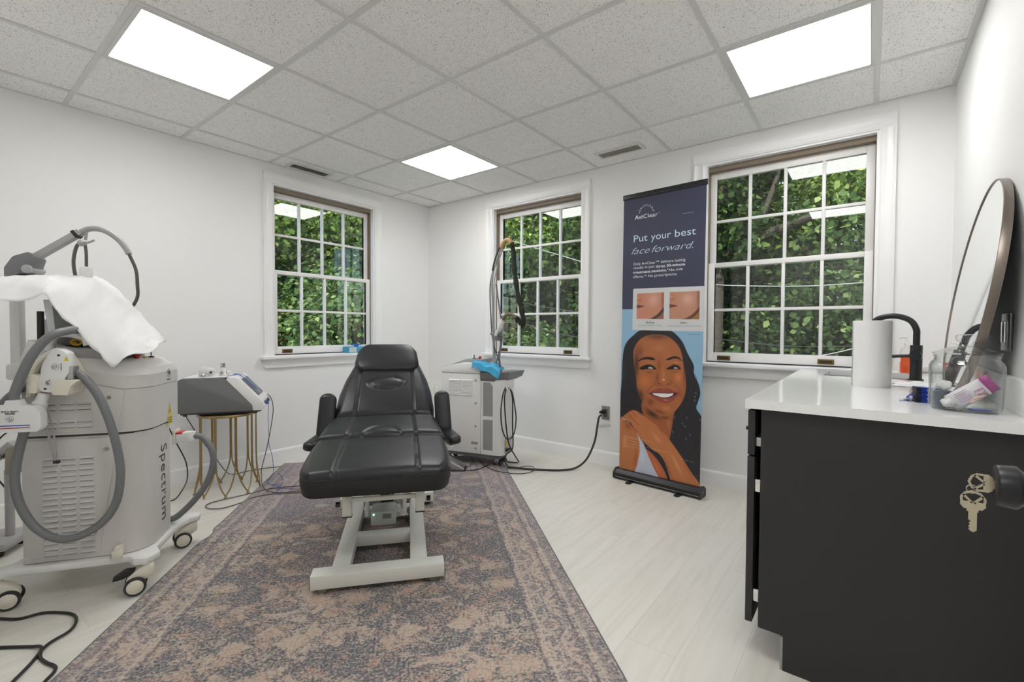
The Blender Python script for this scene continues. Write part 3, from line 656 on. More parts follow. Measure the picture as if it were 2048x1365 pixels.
# armrests: upright pad on the side plus forward hand pad on a bracket
def roundpad(p0, p1, w, h, name, par, tip=.5):
    a, c = Vector(p0), Vector(p1); d = c-a; L_ = d.length; z = d.normalized(); x = Vector((0, -.3, 1)).cross(z).normalized() if abs(z.z) < .5 else z.cross(Vector((0, 1, .3))).normalized(); y = z.cross(x)
    M_ = Matrix((x, y, z)).transposed().to_4x4(); M_.translation = a; m = MB(); n = 28; rings = []
    for j in range(19):
        q = .5-.5*math.cos(PI*j/18); e = min(q, 1-q)*L_; R_ = min(w, h)*.5; s = 1 if e > R_ else math.sqrt(max(.02, 1-((R_-e)/R_)**2)); s2 = s*(1-(1-tip)*q)
        for k in range(n):
            t = 2*PI*k/n; cx, sx = math.cos(t), math.sin(t); ex = .62
            m.v.append(M_ @ Vector((math.copysign(abs(cx)**ex, cx)*w/2*s2, math.copysign(abs(sx)**ex, sx)*h/2*s, q*L_)))
    for j in range(18):
        for k in range(n): m.f.append((j*n+k, j*n+(k+1) % n, (j+1)*n+(k+1) % n, (j+1)*n+k)); m.sm.append(True)
    m.f += [tuple(range(n)), tuple(18*n+k for k in range(n))]; m.sm += [True, True]
    return m.build(name, m_leather, par)
for s in (-1, 1):
    cx = .006+s*.328
    ar = roundpad((cx+s*.012, .765, .490), (cx+s*.002, .85, .748), .098, .075, 'armrest', bed, .95)
    roundpad((cx+s*.004, .80, .510), (cx+s*.070, .585, .492), .098, .05, 'hand_pad', ar, .72)
    m = MB(); m.tube([(cx-s*.02, .80, .478), (cx+s*.0, .72, .466), (cx+s*.045, .60, .462), (cx+s*.02, .59, .462), (cx-s*.02, .70, .464)], .006, 8, 5); bar(m, (cx-s*.02, .80, .47), (cx-s*.10, .80, .46), .03, .012); m.build('arm_bracket', m_frame, ar)

# foot switch on the rug behind the bed
ft = thing('foot_switch', 'silver and grey foot pedal on the rug right of the bed', 'foot switch', (1.287,-0.901,.008), math.radians(38))
MB().prism([(-.10, .006), (.10, .006), (.10, .02), (-.02, .085), (-.10, .085)], -.07, .07, ax=1, b=.004).build('hood', m_steel, ft)
MB().box(.02, .10, -.055, .055, .012, .034, .004, T=TR(ry=.15)).build('pedal', m_blackp, ft)
MB().box(-.11, .11, -.08, .08, 0, .006, .002).build('base_plate', m_blackp, ft)
m = MB().tube([ft.matrix_basis @ Vector(p) for p in ((-.1, 0, .05), (-.14, .01, .10), (-.17, .03, .11), (-.19, .03, .09))], .004, 8, 5)
o = m.build('cord_stub', m_cord)
D.objects.remove(o)

# ================================================================ WHITE LASER MACHINE ON CASTERS (left)
MX, MY, MRZ = 1.474, -2.95, math.radians(54.5)
lm = thing('laser_machine', 'tall off-white treatment laser machine on casters at the left, reading Spectrum', 'laser machine', (MX, MY, 0), MRZ)
lm_M = TR((MX, MY, 0), rz=MRZ)
def rounded(pts, R_, n=10):
    out = []
    for i, p in enumerate(pts):
        a = Vector(pts[i-1]); b = Vector(p[:2]); c = Vector(pts[(i+1) % len(pts)]); r = R_[i]
        if r <= 0: out.append(tuple(b)); continue
        u = (a-b).normalized(); v = (c-b).normalized(); ang = u.angle(v); d = r/math.tan(ang/2); ce = b+(u+v).normalized()*(r/math.sin(ang/2))
        s = b+u*d; e = b+v*d; a0 = math.atan2(s.y-ce.y, s.x-ce.x); a1 = math.atan2(e.y-ce.y, e.x-ce.x); da = (a1-a0+PI) % (2*PI)-PI
        out += [(ce.x+r*math.cos(a0+da*k/n), ce.y+r*math.sin(a0+da*k/n)) for k in range(n+1)]
    return out
def loft(name, secs, m, parent):   # secs: list of (z or function, polygon)
    mb = MB(); n = len(secs[0][1])
    for z, pl in secs: mb.v += [(p[0], p[1], z(p[0], p[1]) if callable(z) else z) for p in pl]
    for k in range(len(secs)-1):
        for i in range(n): j = (i+1) % n; mb.f.append((k*n+i, k*n+j, (k+1)*n+j, (k+1)*n+i)); mb.sm.append(True)
    mb.f += [tuple(range(n-1, -1, -1)), tuple((len(secs)-1)*n+i for i in range(n))]; mb.sm += [False, False]
    return mb.build(name, m, parent, ang=16)
def plan(x0, x1, y0, y1, rf=.10, rb=.05, dx=0): return rounded([(x0, y0), (x1, y0), (x1, y1), (x0, y1)], [.012, rf, rb, .012])
lowp = plan(-.435, -.004, .032, .325); upp = plan(-.425, .004, .020, .400)
body = loft('lower_body', [(.155, lowp), (.676, lowp)], m_shell, lm)
loft('shadow_gap', [(.674, plan(-.43, -.010, .028, .33)), (.686, plan(-.43, -.010, .028, .39))], m_shell2, lm)
ub = loft('upper_body', [(.684, upp), (lambda x, y: .868+max(0, -x-.08)*.25, upp)], m_shell, lm)
loft('cover_gap', [(lambda x, y: .866+max(0, -x-.08)*.25, plan(-.42, .001, .024, .397)), (lambda x, y: .872+max(0, -x-.08)*.25, plan(-.42, .001, .024, .397))], m_shell2, lm)
cz = lambda x, y: .870+max(0, -x-.08)*.25
cover = loft('top_cover', [(cz, plan(-.427, .006, .018, .402)), (lambda x, y: .925+max(0, -x-.08)*.22, plan(-.427, .005, .020, .400)),
        (lambda x, y: .955+max(0, -x-.08)*.2, plan(-.424, -.008, .030, .393)), (lambda x, y: .985+max(0, -x-.09)*.28, plan(-.42, -.045, .055, .372)), (lambda x, y: .989+max(0, -x-.09)*.28, plan(-.41, -.06, .07, .36))], m_shell, lm)
# side service panels (thin raised sheets) with louvres and screws
sy = .030
sp = MB().prism([(-.428, .172), (-.172, .172), (-.100, .664), (-.428, .664)], sy-.0035, sy+.003, ax=1, b=.0015).build('side_panel', m_shell, lm)
sp2 = MB().prism([(-.418, .694), (-.096, .694), (-.070, .862), (-.200, .890), (-.418, .94)], .0165, .022, ax=1, b=.0015).build('side_panel', m_shell, lm)
def louvres(xs, zs, y, par, w=.052):
    m = MB(); m.box(min(xs), max(xs)+w, y-.0002, y+.001, min(zs)-.004, max(zs)+.010)
    for x in xs:
        for z in zs:
            # pressed hood: a shallow wedge, open at the bottom
            m.add([(x, y, z+.009), (x+w, y, z+.009), (x+w-.004, y-.006, z), (x+.004, y-.006, z), (x, y, z), (x+w, y, z)], [(0, 3, 2, 1), (0, 4, 3), (1, 2, 5)])
    o = m.build('louvres', m_shell, par)
    d = MB(); d.box(min(xs), max(xs)+w, y+.0002, y+.001, min(zs)-.004, max(zs)+.010)
    for x in xs:
        for z in zs: d.box(x+.003, x+w-.003, y-.0052, y+.0006, z-.0022, z-.0004)
    d.build('louvre_slot_shade', mat('slot_shade', (.16, .155, .15), .8), o)  # grey strips below the hoods put their shadow lines into the colour
louvres([-.360, -.298, -.236], [.182+i*.0235 for i in range(19) if i != 18], sy-.0035, sp)
louvres([-.355, -.293, -.236], [.716, .738, .790, .812], .0165, sp2)
m_scr = mat('zinc_screw', sr(160, 156, 140), .4, .7)
for x, y, z, par in ((-.125, .0165, .835, sp2), (-.140, sy-.0035, .615, sp), (-.186, sy-.0035, .262, sp)):
    MB().cyl((x, y, z), (x, y-.003, z), .008, 16).build('panel_screw', m_scr, par)
# base tray with corner arms
tr = MB(); tray = [(-.50, -.035), (-.455, .0), (-.06, .005), (-.03, -.028), (.022, -.035), (.048, .03), (.012, .09), (.012, .34), (.035, .40), (.072, .425), (.066, .475), (.0, .48), (-.05, .43), (-.44, .43), (-.50, .47), (-.55, .44), (-.53, .38), (-.48, .34), (-.48, .07), (-.545, .01)]
tr.prism(tray, .122, .152, ax=2, b=.006); tr.build('base_tray', m_white, lm)
m = MB(); m.box(-.105, -.085, -.008, .032, .15, .20, .002); m.box(-.112, -.078, -.012, .004, .150, .185, .002); m.build('latch', m_cream, lm)
m_tyre = mat('caster_tyre', (.03, .03, .03), .55)
def caster(x, y, ang, par, brake=False, z0=.122):
    c = thing('tmp', '', '') if False else None
    T = TR((x, y, 0), rz=ang); m = MB(); m.lathe([(0, .085), (.020, .085), (.022, .092), (.022, z0-.008), (.018, z0), (0, z0)], T, 20)
    m.prism([(-.012, .116), (.022, .116), (.022, .075), (.0, .06), (-.055, .03), (-.075, .045), (-.07, .075), (-.045, .098)], -.026, .026, ax=1, b=.008, T=T)
    h = m.build('caster_fork', m_cream, par)
    for s in (-1, 1):
        w = MB(); w.lathe([(0, 0), (.020, .001), (.026, .0005), (.036, .0), (.0385, .004), (.0385, .013), (.036, .017), (0, .017)], T @ TR((-.042, s*.031-.0085, .0395), rx=-PI/2), 28); w.build('wheel', m_tyre, h)
        w = MB(); w.lathe([(0, .006), (.012, .005), (.022, .001), (.0315, -.004), (.0315, -.008), (0, -.008)], T @ TR((-.042, s*.042, .0395), rx=-s*PI/2), 24); w.build('wheel_cap', m_cream, h)
    if brake:
        w = MB(); w.prism([(-.055, .085), (-.04, .105), (-.075, .108), (-.115, .085), (-.118, .072), (-.085, .074)], -.018, .018, ax=1, b=.005, T=T); w.build('brake_lever', m_blackp, h)
    return h
caster(.014, -.002, math.radians(18), lm, True); caster(.035, .44, math.radians(25), lm)
caster(-.50, -.01, math.radians(200), lm); caster(-.50, .43, math.radians(150), lm)
# front: name, warning label, logo, plug
TF = lambda x, y, z, r=0: Matrix.Translation((x, y, z)) @ Matrix.Rotation(PI/2, 4, 'Z') @ Matrix.Rotation(PI/2, 4, 'X') @ Matrix.Rotation(r, 4, 'Z')
text('lettering', 'Spectrum', .089, TF(-.0028, .186, .586, -PI/2), m_ink, lm, space=1.06, bold=-.0010)
m = MB(); m.add([(.0052, .246, .715), (.0052, .288, .715), (.0052, .267, .772)], [(0, 1, 2)]); m.add([(.0052, .243, .668), (.0052, .291, .668), (.0052, .291, .708), (.0052, .243, .708)], [(0, 1, 2, 3)]); wl = m.build('warning_sticker', m_yellow, lm)
m = MB(); m.add([(.0056, .262, .724), (.0056, .272, .724), (.0056, .267, .752)], [(0, 1, 2)])
for k in range(3): m.add([(.0056, .248, .675+k*.011), (.0056, .286, .675+k*.011), (.0056, .286, .679+k*.011), (.0056, .248, .679+k*.011)], [(0, 1, 2, 3)])
m.build('sticker_print', m_ink, wl)
def logo(T, r, par, m_=None):
    m = MB(); n = 14
    for k in range(n):
        a = 2*PI*k/n; b_ = a+2*PI/n*.6
        q = [(r*math.cos(a), r*math.sin(a), 0), (r*math.cos(b_), r*math.sin(b_), 0), (r*.88*math.cos(b_), r*.88*math.sin(b_), 0), (r*.88*math.cos(a), r*.88*math.sin(a), 0)]
        m.add([T @ Vector(v) for v in q], [(0, 1, 2, 3)])
    for pts in ([(-.5, -.1), (-.2, .35), (.1, .1), (.0, -.3), (-.3, -.4)], [(.1, .5), (.5, .2), (.45, -.3), (.1, -.5)], [(-.6, .3), (-.1, .7), (.3, .6)]):
        P = smooth_path([(p[0]*r, p[1]*r, 0) for p in pts], 4)
        m.tube([T @ p for p in P], r*.05, 4, 1)
    m.box(-r*1.15, r*1.1, -r*1.55, -r*1.38, -.0001, .0001, T=T)
    return m.build('logo', m_ or m_ink, par)
logo(TF(.0072, .255, .915, 0), .021, lm)
# top controls
m = MB(); m.lathe([(0, 0), (.008, 0), (.008, .008), (.015, .012), (.014, .019), (0, .021)], TR((-.085, .17, .990)), 20); m.build('stop_button', m_red, lm)
MB().lathe([(0, 0), (.009, 0), (.009, .006), (0, .007)], TR((-.075, .22, .990)), 16).build('yellow_button', m_yellow, lm)
m = MB(); m.lathe([(0, 0), (.012, 0), (.012, .006), (0, .007)], TR((-.070, .27, .990)), 16); ks = m.build('key_switch', m_blackp, lm)
MB().box(-.0015, .0015, -.009, .009, 0, .030, .001, T=TR((-.070, .27, .996), rz=.5)).build('switch_key', m_brass, ks)
MB().box(-.105, -.095, .19, .24, .990, 1.03, .002).build('guard_plate', m_greyl, lm)
# goggles tray and arched handle
m = MB(); m.tube([(-.338, .045, 1.035), (-.336, .045, 1.072), (-.314, .045, 1.100), (-.275, .045, 1.104), (-.222, .05, 1.088), (-.210, .05, 1.055)], .015, 12, 6, flat=1.2); m.build('carry_handle', m_white, lm)
MB().box(-.325, -.10, .04, .30, 1.00, 1.045, .01, T=TR((0, 0, 0), ry=0)).build('document_tray', m_greyl, lm)
# holder for the handpieces on the side
hold = MB(); hold.tube([(-.205, .012, .925), (-.235, .0, 1.0), (-.285, -.004, 1.035), (-.345, -.004, .99), (-.372, -.002, .92), (-.378, .0, .85)], .013, 10, 6, flat=1.3); hold.build('holder_arch', m_cream, lm)
hs = thing('handpiece', 'white pulsed light handpiece hanging in its holder on the machine side', 'handpiece', (MX, MY, 0), MRZ)
# body of the handpiece: profile in x,z extruded in y
pf = rounded([(-.262, 1.055), (-.222, 1.030), (-.212, .955), (-.240, .905), (-.272, .872), (-.312, .880), (-.300, .985)], [.02, .02, .02, .02, .02, .02, .05])
MB().prism(pf, -.075, -.022, ax=1, b=.010, seg=3).build('grip_body', m_white, hs)
MB().box(-.222, -.202, -.072, -.030, .915, .975, .002).build('light_head', m_steel, hs)
m = MB(); m.lathe([(0, 0), (.021, 0), (.024, .004), (.024, .032), (.020, .036), (.018, .075), (0, .075)], TR((-.330, -.05, .800), ry=.33, rx=0), 24); m.build('connector', m_white, hs)
for x, z in ((-.245, 1.02), (-.290, .888)): MB().cyl((x, -.0755, z), (x, -.078, z), .0042, 12).build('recess_screw', m_ink, hs)
o = logo(Matrix.Translation((-.257, -.0762, .975)) @ Matrix.Rotation(PI/2, 4, 'X') @ Matrix.Rotation(PI/2, 4, 'Z'), .013, hs)
text('lettering', 'IPL', .018, Matrix.Translation((-.276, -.0757, .902)) @ Matrix.Rotation(PI/2, 4, 'X') @ Matrix.Rotation(PI/2, 4, 'Z'), m_ink, hs)
m = MB(); m.add([(-.229, -.0757, .998), (-.213, -.0757, .996), (-.220, -.0757, 1.018)], [(0, 1, 2)]); m.build('warning_sticker', m_yellow, hs)
# cradle cups
for pts in ([(-.345, .945), (-.305, .940), (-.312, .872), (-.335, .876)], [(-.262, .925), (-.178, .920), (-.205, .895), (-.212, .862), (-.262, .865)]):
    MB().prism(rounded(pts, [.004]*len(pts)), -.088, .012, ax=1, b=.004).build('cradle', m_cream, lm)
for k, x in enumerate((-.329, -.322)): pass
# second handpiece (wide flat white block with stripes) hanging at the left
h2 = thing('handpiece', 'wide flat white handpiece with blue and red stripes hanging upside down', 'handpiece', (MX, MY, 0), MRZ)
pf = rounded([(-.455, .730), (-.290, .730), (-.280, .745), (-.280, .800), (-.300, .828), (-.342, .832), (-.350, .853), (-.384, .853), (-.392, .832), (-.455, .832)], [.01, .01, .005, .02, .02, .006, .004, .004, .006, .01])
MB().prism(pf, -.125, -.085, ax=1, b=.008, seg=3).build('housing', m_white, h2)
MB().box(-.452, -.312, -.1262, -.1245, .7545, .7580).build('blue_stripe', mat('blue_print', sr(40, 80, 165), .5), h2)
MB().box(-.452, -.312, -.1262, -.1245, .7455, .7485).build('red_stripe', mat('red_print', sr(170, 60, 50), .5), h2)
logo(Matrix.Translation((-.372, -.1258, .782)) @ Matrix.Rotation(PI/2, 4, 'X') @ Matrix.Rotation(PI, 4, 'Z'), .0125, h2)
for z, w in ((.806, .030), (.813, .036)):
    text('lettering', 'Nd:YAG' if z < .81 else 'LONG PULSE', .009, Matrix.Translation((-.372, -.1258, z)) @ Matrix.Rotation(PI/2, 4, 'X') @ Matrix.Rotation(PI, 4, 'Z'), m_ink, h2, align='CENTER')
# hoses (fixed in the machine's frame)
m = MB(); m.tube([(-.18, .13, 1.115), (-.215, .07, 1.125), (-.243, -.015, 1.118), (-.272, -.075, 1.095), (-.313, -.095, 1.032), (-.345, -.10, .954), (-.368, -.105, .875), (-.368, -.105, .850)], .0165, 14, 8); m.build('upper_hose', m_hose, lm)
m = MB(); m.tube([(-.225, -.03, .955), (-.182, -.045, .929), (-.133, -.05, .856), (-.096, -.05, .752), (-.068, -.05, .625), (-.059, -.05, .52), (-.076, -.05, .407), (-.123, -.05, .329), (-.2, -.05, .282), (-.274, -.05, .279), (-.345, -.05, .335), (-.391, -.05, .43), (-.405, -.05, .53), (-.393, -.05, .629), (-.362, -.06, .735), (-.335, -.05, .800)], .0155, 14, 8); m.build('looped_hose', m_hose, lm)
m = MB(); m.tube([(-.36, .04, .905), (-.395, .02, .895), (-.43, -.02, .86), (-.455, -.06, .80)], .014, 12, 6); m.build('short_hose', m_hose, lm)
m = MB(); m.tube([(-.325, -.03, .800), (-.318, -.02, .735), (-.309, -.015, .66), (-.297, -.012, .585)], .0045, 8, 6); m.tube([(-.312, -.025, .800), (-.303, -.015, .735), (-.297, -.01, .66), (-.288, -.01, .585)], .0035, 8, 6); m.build('thin_tube', m_greyl, lm)
MB().box(-.302, -.282, -.018, -.004, .575, .588, .002).build('tube_plug', m_blackp, lm)
# connector on the front with its hose to the floor level
m = MB(); m.prism(rounded([(.0, .345), (.0, .400), (.055, .392), (.078, .380), (.078, .360), (.055, .345)], [.004, .01, .02, .01, .01, .02]), .560, .605, ax=2, b=.006); pc = m.build('front_connector', m_white, lm)
MB().box(-.002, .028, .3435, .4015, .598, .6075, .003).build('red_rim', m_red, pc)
MB().box(-.012, -.001, .335, .410, .548, .620, .004).build('connector_plate', m_cream, pc)
m = MB(); m.tube([(.074, .37, .583), (.108, .368, .572), (.146, .362, .523), (.160, .358, .445), (.133, .355, .344), (.078, .35, .26), (.01, .345, .19), (-.03, .345, .17)], .0150, 12, 8); m.build('front_hose', m_hose, pc)
# rear column, articulated arm, console
m = MB(); m.box(-.578, -.542, .23, .27, .96, 1.40, .004); m.box(-.585, -.40, .21, .29, .90, .97, .01); m.build('rear_post', m_white, lm)
m = MB(); m.box(-.43, -.36, .24, .36, .95, 1.17, .01); m.prism([(-.50, .95), (-.30, .95), (-.30, 1.02), (-.33, 1.16), (-.50, 1.17)], .30, .37, ax=1, b=.006); m.build('console_back', m_shell, lm)
m = MB(); m.prism([(-.405, 1.25), (-.362, 1.25), (-.338, 1.05), (-.382, 1.05)], .13, .19, ax=1, b=.004); m.build('display_stalk', m_white, lm)
m = MB(); m.prism([(-.360, 1.24), (-.320, 1.22), (-.255, 1.06), (-.345, 1.05)], .10, .26, ax=1, b=.006); m.build('display_mount', m_grey, lm)
m = MB(); T = Matrix.Translation((-.235, .19, 1.195)) @ Matrix.Rotation(math.radians(46), 4, 'Y'); m.box(-.13, .17, -.12, .11, -.022, .0, .008, T=T); m.build('display_panel', m_shell, lm)
m = MB(); m.cyl((-.435, .17, 1.02), (-.435, .17, 1.20), .012); m.box(-.475, -.428, .12, .15, .925, .945, .003); m.box(-.44, -.425, .125, .145, .885, .93, .003); m.build('plug', m_blackp, lm)
m = MB(); m.tube([(-.435, .135, .89), (-.437, .13, .80), (-.44, .12, .70), (-.445, .14, .62)], .0042, 8, 6); m.build('power_lead', m_cord, lm)
# arm
AY = .25
m = MB(); m.prism(rounded([(-.585, 1.335), (-.535, 1.365), (-.490, 1.372), (-.470, 1.435), (-.500, 1.462), (-.555, 1.440), (-.585, 1.39)], [.01, .01, .02, .01, .01, .03, .02]), AY-.032, AY+.032, ax=1, b=.006); ja = m.build('arm_joint', m_grey, lm)
m = MB(); m.cyl((-.500, AY-.04, 1.385), (-.500, AY+.05, 1.385), .017); m.lathe([(0, 0), (.019, 0), (.017, .005), (.019, .010), (.017, .013), (0, .014)], TR((-.500, AY-.036, 1.385), rx=PI/2), 12); m.build('clamp_knob', m_greyl, ja)
m = MB(); bar(m, (-.497, AY, 1.437), (-.325, AY, 1.566), .036, .028, .004); m.build('arm_bar', m_greyl, lm)
for p0, p1 in (((-.500, AY, 1.4345), (-.486, AY, 1.445)), ((-.348, AY, 1.549), (-.336, AY, 1.558))):
    m = MB(); bar(m, p0, p1, .040, .034, .002); m.build('rubber_band', m_blackp, lm)
m = MB(); m.tube([(-.335, AY, 1.558), (-.30, AY, 1.580), (-.262, AY, 1.585), (-.222, AY, 1.571), (-.180, AY, 1.536), (-.152, AY, 1.494), (-.144, AY, 1.475)], .013, 10, 6); m.build('curved_guide', m_greyl, lm)
m = MB(); m.tube([(-.145, AY, 1.478), (-.118, AY, 1.403), (-.113, AY, 1.333), (-.133, AY+.05, 1.283), (-.165, AY+.085, 1.240), (-.20, AY+.09, 1.19)], .0072, 10, 8); m.build('black_hose', m_hose_d if 'm_hose_d' in globals() else m_gcord, lm)
m = MB(); m.tube([(-.318, AY-.02, 1.520), (-.335, AY-.02, 1.490), (-.345, AY-.02, 1.43), (-.340, AY-.02, 1.37), (-.325, AY-.02, 1.31)], .0068, 10, 8); m.tube([(-.302, AY-.02, 1.512), (-.298, AY-.02, 1.47), (-.298, AY-.02, 1.405)], .006, 10, 6); m.build('black_hose', m_gcord, lm)
m = MB(); m.lathe([(0, 0), (.014, -.006), (.016, 0), (.014, .012), (.006, .018), (0, .018)], TR((-.308, AY-.03, 1.510), rx=.8), 16); m.tube([(-.300, AY-.03, 1.508), (-.275, AY-.03, 1.520), (-.262, AY-.03, 1.527)], .005, 8, 4); m.cyl((-.305, AY, 1.565), (-.305, AY-.01, 1.53), .006); m.build('wing_clamp', m_greyl, lm)
m = MB(); m.lathe([(0, 0), (.022, 0), (.025, .035), (.022, .05), (.012, .054), (0, .054)], TR((-.298, AY-.02, 1.352)), 20); m.build('hose_end', m_white, lm)
# goggles peeping out of the tray
gg = thing('goggles', 'yellow and black protective goggles lying under the machine handle', 'goggles', (MX, MY, 0), MRZ)
m = MB()
for k in range(2): m.tube([(-.262+.045*k+.018*math.cos(a*PI/6), .075, 1.068+.012*math.sin(a*PI/6)) for a in range(13)], .004, 8, 1)
m.tube([(-.285, .075, 1.07), (-.262, .08, 1.062)], .004, 8, 3); m.tube([(-.20, .075, 1.07), (-.175, .08, 1.062)], .004, 8, 3); m.build('frame', mat('amber_plastic', sr(210, 160, 20), .4), gg)
MB().box(-.175, -.150, .07, .085, 1.052, 1.066, .003).build('strap_clip', mat('peach_plastic', sr(205, 150, 120), .5), gg)

# white paper sheet draped over the machine's display
pp = thing('paper_drape', 'crumpled white paper sheet draped over the display of the left machine', 'paper sheet', (MX, MY, 0), MRZ)
# columns follow the drape from left to right; each runs from far edge (top) over the panel to the near lower edge
cols = [[(-.74, .30, 1.285), (-.70, .20, 1.300), (-.65, .08, 1.27), (-.60, -.02, 1.205)],
        [(-.640, .30, 1.318), (-.60, .20, 1.330), (-.56, .08, 1.30), (-.52, -.02, 1.215)],
        [(-.550, .30, 1.345), (-.51, .20, 1.350), (-.465, .09, 1.318), (-.425, -.02, 1.225)],
        [(-.465, .30, 1.353), (-.43, .20, 1.352), (-.385, .09, 1.325), (-.345, -.01, 1.246)],
        [(-.375, .30, 1.362), (-.35, .20, 1.352), (-.330, .09, 1.30), (-.312, -.01, 1.235)],
        [(-.300, .30, 1.364), (-.285, .20, 1.335), (-.275, .09, 1.255), (-.268, .0, 1.155)],
        [(-.245, .30, 1.322), (-.232, .20, 1.285), (-.222, .09, 1.195), (-.212, .0, 1.095)],
        [(-.193, .30, 1.276), (-.180, .20, 1.232), (-.170, .08, 1.135), (-.160, .0, 1.020)],
        [(-.148, .30, 1.222), (-.135, .20, 1.178), (-.125, .08, 1.085), (-.115, -.01, .962)],
        [(-.105, .30, 1.170), (-.092, .20, 1.128), (-.080, .09, 1.060), (-.070, .0, .988)],
        [(-.062, .30, 1.108), (-.050, .20, 1.078), (-.038, .12, 1.045), (-.030, .06, 1.008)],
        [(-.024, .30, 1.052), (-.012, .22, 1.050), (.0, .16, 1.046), (.008, .13, 1.040)]]
fine = []; rr = random.Random(4)
rows = [smooth_path(c, 8) for c in cols]
nv_ = len(rows[0])
for j in range(nv_): fine.append(smooth_path([r[j] for r in rows], 7))
m = MB(); nu_ = len(fine[0])
def fold(i, j):
    u = i/7.; v = j/8.
    return .0035*(1-abs(math.sin(u*2.9+v*1.9+.8*math.sin(v*2))))**3+.003*(1-abs(math.sin(u*1.1-v*3.7)))**4+.0006*math.sin(u*19+v*13)+.003*math.sin(u*1.3+v*1.1)+.0045*abs(math.sin(u*1.6-v*1.2+1))+.0008*math.sin(u*7.7+v*5.3)+.003*abs(math.sin(u*.7+v*2.2))
for j in range(nv_):
    for i in range(nu_):
        p = fine[j][i]; e = max(0, (j/(nv_-1)-.75))*4; m.v.append(tuple(p+Vector((.5, -.25, 1.)).normalized()*(fold(i, j)*1.2+.004)+Vector((0, 0, -e*.012*math.sin(i*.45)))))
for j in range(nv_-1):
    for i in range(nu_-1): a = j*nu_+i; m.f.append((a, a+1, a+nu_+1, a+nu_)); m.sm.append(True)
o = m.build('sheet', m_paper, pp); md = o.modifiers.new('thickness', 'SOLIDIFY'); md.thickness = .0008

# black cable lying on the floor at the lower left
o = MB().tube([(1.177,-3.426,0.006),(1.296,-3.357,0.006),(1.356,-3.31,0.006),(1.379,-3.244,0.006),(1.464,-3.185,0.006),(1.539,-3.178,0.008),(1.612,-3.207,0.01),(1.649,-3.271,0.008),(1.736,-3.324,0.006),(1.802,-3.369,0.006),(1.894,-3.433,0.006)], .0052, 8, 6).build('power_cable', m_cord)
tag(o, 'black power cable looping on the floor below the left machine', 'cable')
o = MB().tube([(1.47,-3.441,0.006),(1.537,-3.375,0.006),(1.612,-3.31,0.006),(1.658,-3.288,0.012),(1.713,-3.297,0.006),(1.765,-3.289,0.006),(1.814,-3.274,0.006),(1.846,-3.281,0.006),(1.88,-3.306,0.006),(1.945,-3.346,0.006)], .0052, 8, 6).build('power_cable', m_cord)
tag(o, 'black power cable on the floor, the one nearest the lower left corner', 'cable')

# ================================================================ GOLD STOOL + GREY DEVICE
SX, SY = .385, -2.205
st = thing('side_table', 'round gold wire side table carrying the grey and white device', 'side table', (SX, SY, 0))
m = MB(); m.lathe([(.0, .548), (.182, .548), (.184, .545), (.184, .532), (.178, .530), (.0, .530)], None, 48); m.build('table_top', m_gold, st)
NL = 9
for k in range(NL):
    a = 2*PI*(k+.35)/NL; b_ = 2*PI*(k+.35+.5)/NL; c_ = 2*PI*(k+.35-.5)/NL; R1, R2 = .172, .178
    foot = Vector((.198*math.cos(a), .198*math.sin(a), .012))
    for e in (b_, c_):
        top = Vector((R1*math.cos(e), R1*math.sin(e), .532)); mid = Vector((R1*math.cos(e), R1*math.sin(e), .22)); dd = .012 if e == b_ else -.012
        tang = Vector((-math.sin(e), math.cos(e), 0))*(-dd*.35)
        q = Vector((R2*math.cos((a+e*3)/4), R2*math.sin((a+e*3)/4), .13)) if abs(a-e) < 4 else mid
        q2 = Vector((.19*math.cos((a*1.6+e)/2.6), .19*math.sin((a*1.6+e)/2.6), .06))
        m = MB(); m.tube([top+tang, mid+tang, q, q2, foot], .0048, 8, 6, flat=1.0); m.build('leg', m_gold, st)
    if k % 2 == 0: MB().lathe([(0, 0), (.011, 0), (.012, .004), (.007, .012), (0, .013)], TR((foot.x, foot.y, 0)), 14).build('foot', m_gold, st)
    else: MB().lathe([(0, 0), (.005, 0), (.006, .012), (0, .013)], TR((foot.x, foot.y, 0)), 10).build('foot', m_gold, st)

dv = thing('skin_device', 'grey and white desktop treatment device with tilted screen on the gold table', 'treatment device', (.256, -2.42, .562), math.radians(-31))
# side profile in (y,z), extruded along x; local y runs to the front (world +Y)
side = rounded([(.0, .012), (.0, .225), (.015, .236), (.262, .236), (.425, .050), (.430, .012)], [.004, .01, .01, .02, .03, .004])
DW = .34; xo = .17
m = MB(); m.prism(side, -DW/2, DW/2, ax=0, b=.006); m.build('grey_housing', m_grey, dv)
nose = rounded([(.262, .238), (.335, .238), (.480, .075), (.500, .035), (.486, .012), (.430, .012), (.425, .050)], [.01, .03, .03, .01, .01, .004, .03])
m = MB(); m.prism(nose, -DW/2-.003, DW/2+.003, ax=0, b=.007); ns = m.build('front_housing', m_white, dv)
MB().box(-DW/2+.01, DW/2-.01, .01, .475, .0, .014, .004).build('base_plate', mat('dark_grey_plastic', sr(70, 72, 74), .5), dv)
n_ = Vector((0, .163, .16)).normalized(); SC = Matrix.Translation((0, .409, .158)) @ Matrix.Rotation(-math.radians(48.4), 4, 'X')
MB().box(-.105, .105, -.085, .070, -.003, .0045, .001, T=SC).build('screen', mat('dark_screen', sr(112, 112, 112), .12), ns)
MB().box(-.11, .11, .492, .499, .026, .066, .002, T=TR((0, -.004, 0))).build('port_panel', mat('port_grey', sr(120, 120, 122), .5), ns)
for x in (-.06, -.01, .05): MB().cyl((x, .490, .048), (x, .503, .048), .010, 14).build('port', m_blackp, ns)
MB().cyl((.085, .490, .048), (.085, .515, .050), .010, 14).build('blue_plug', m_blue, ns)
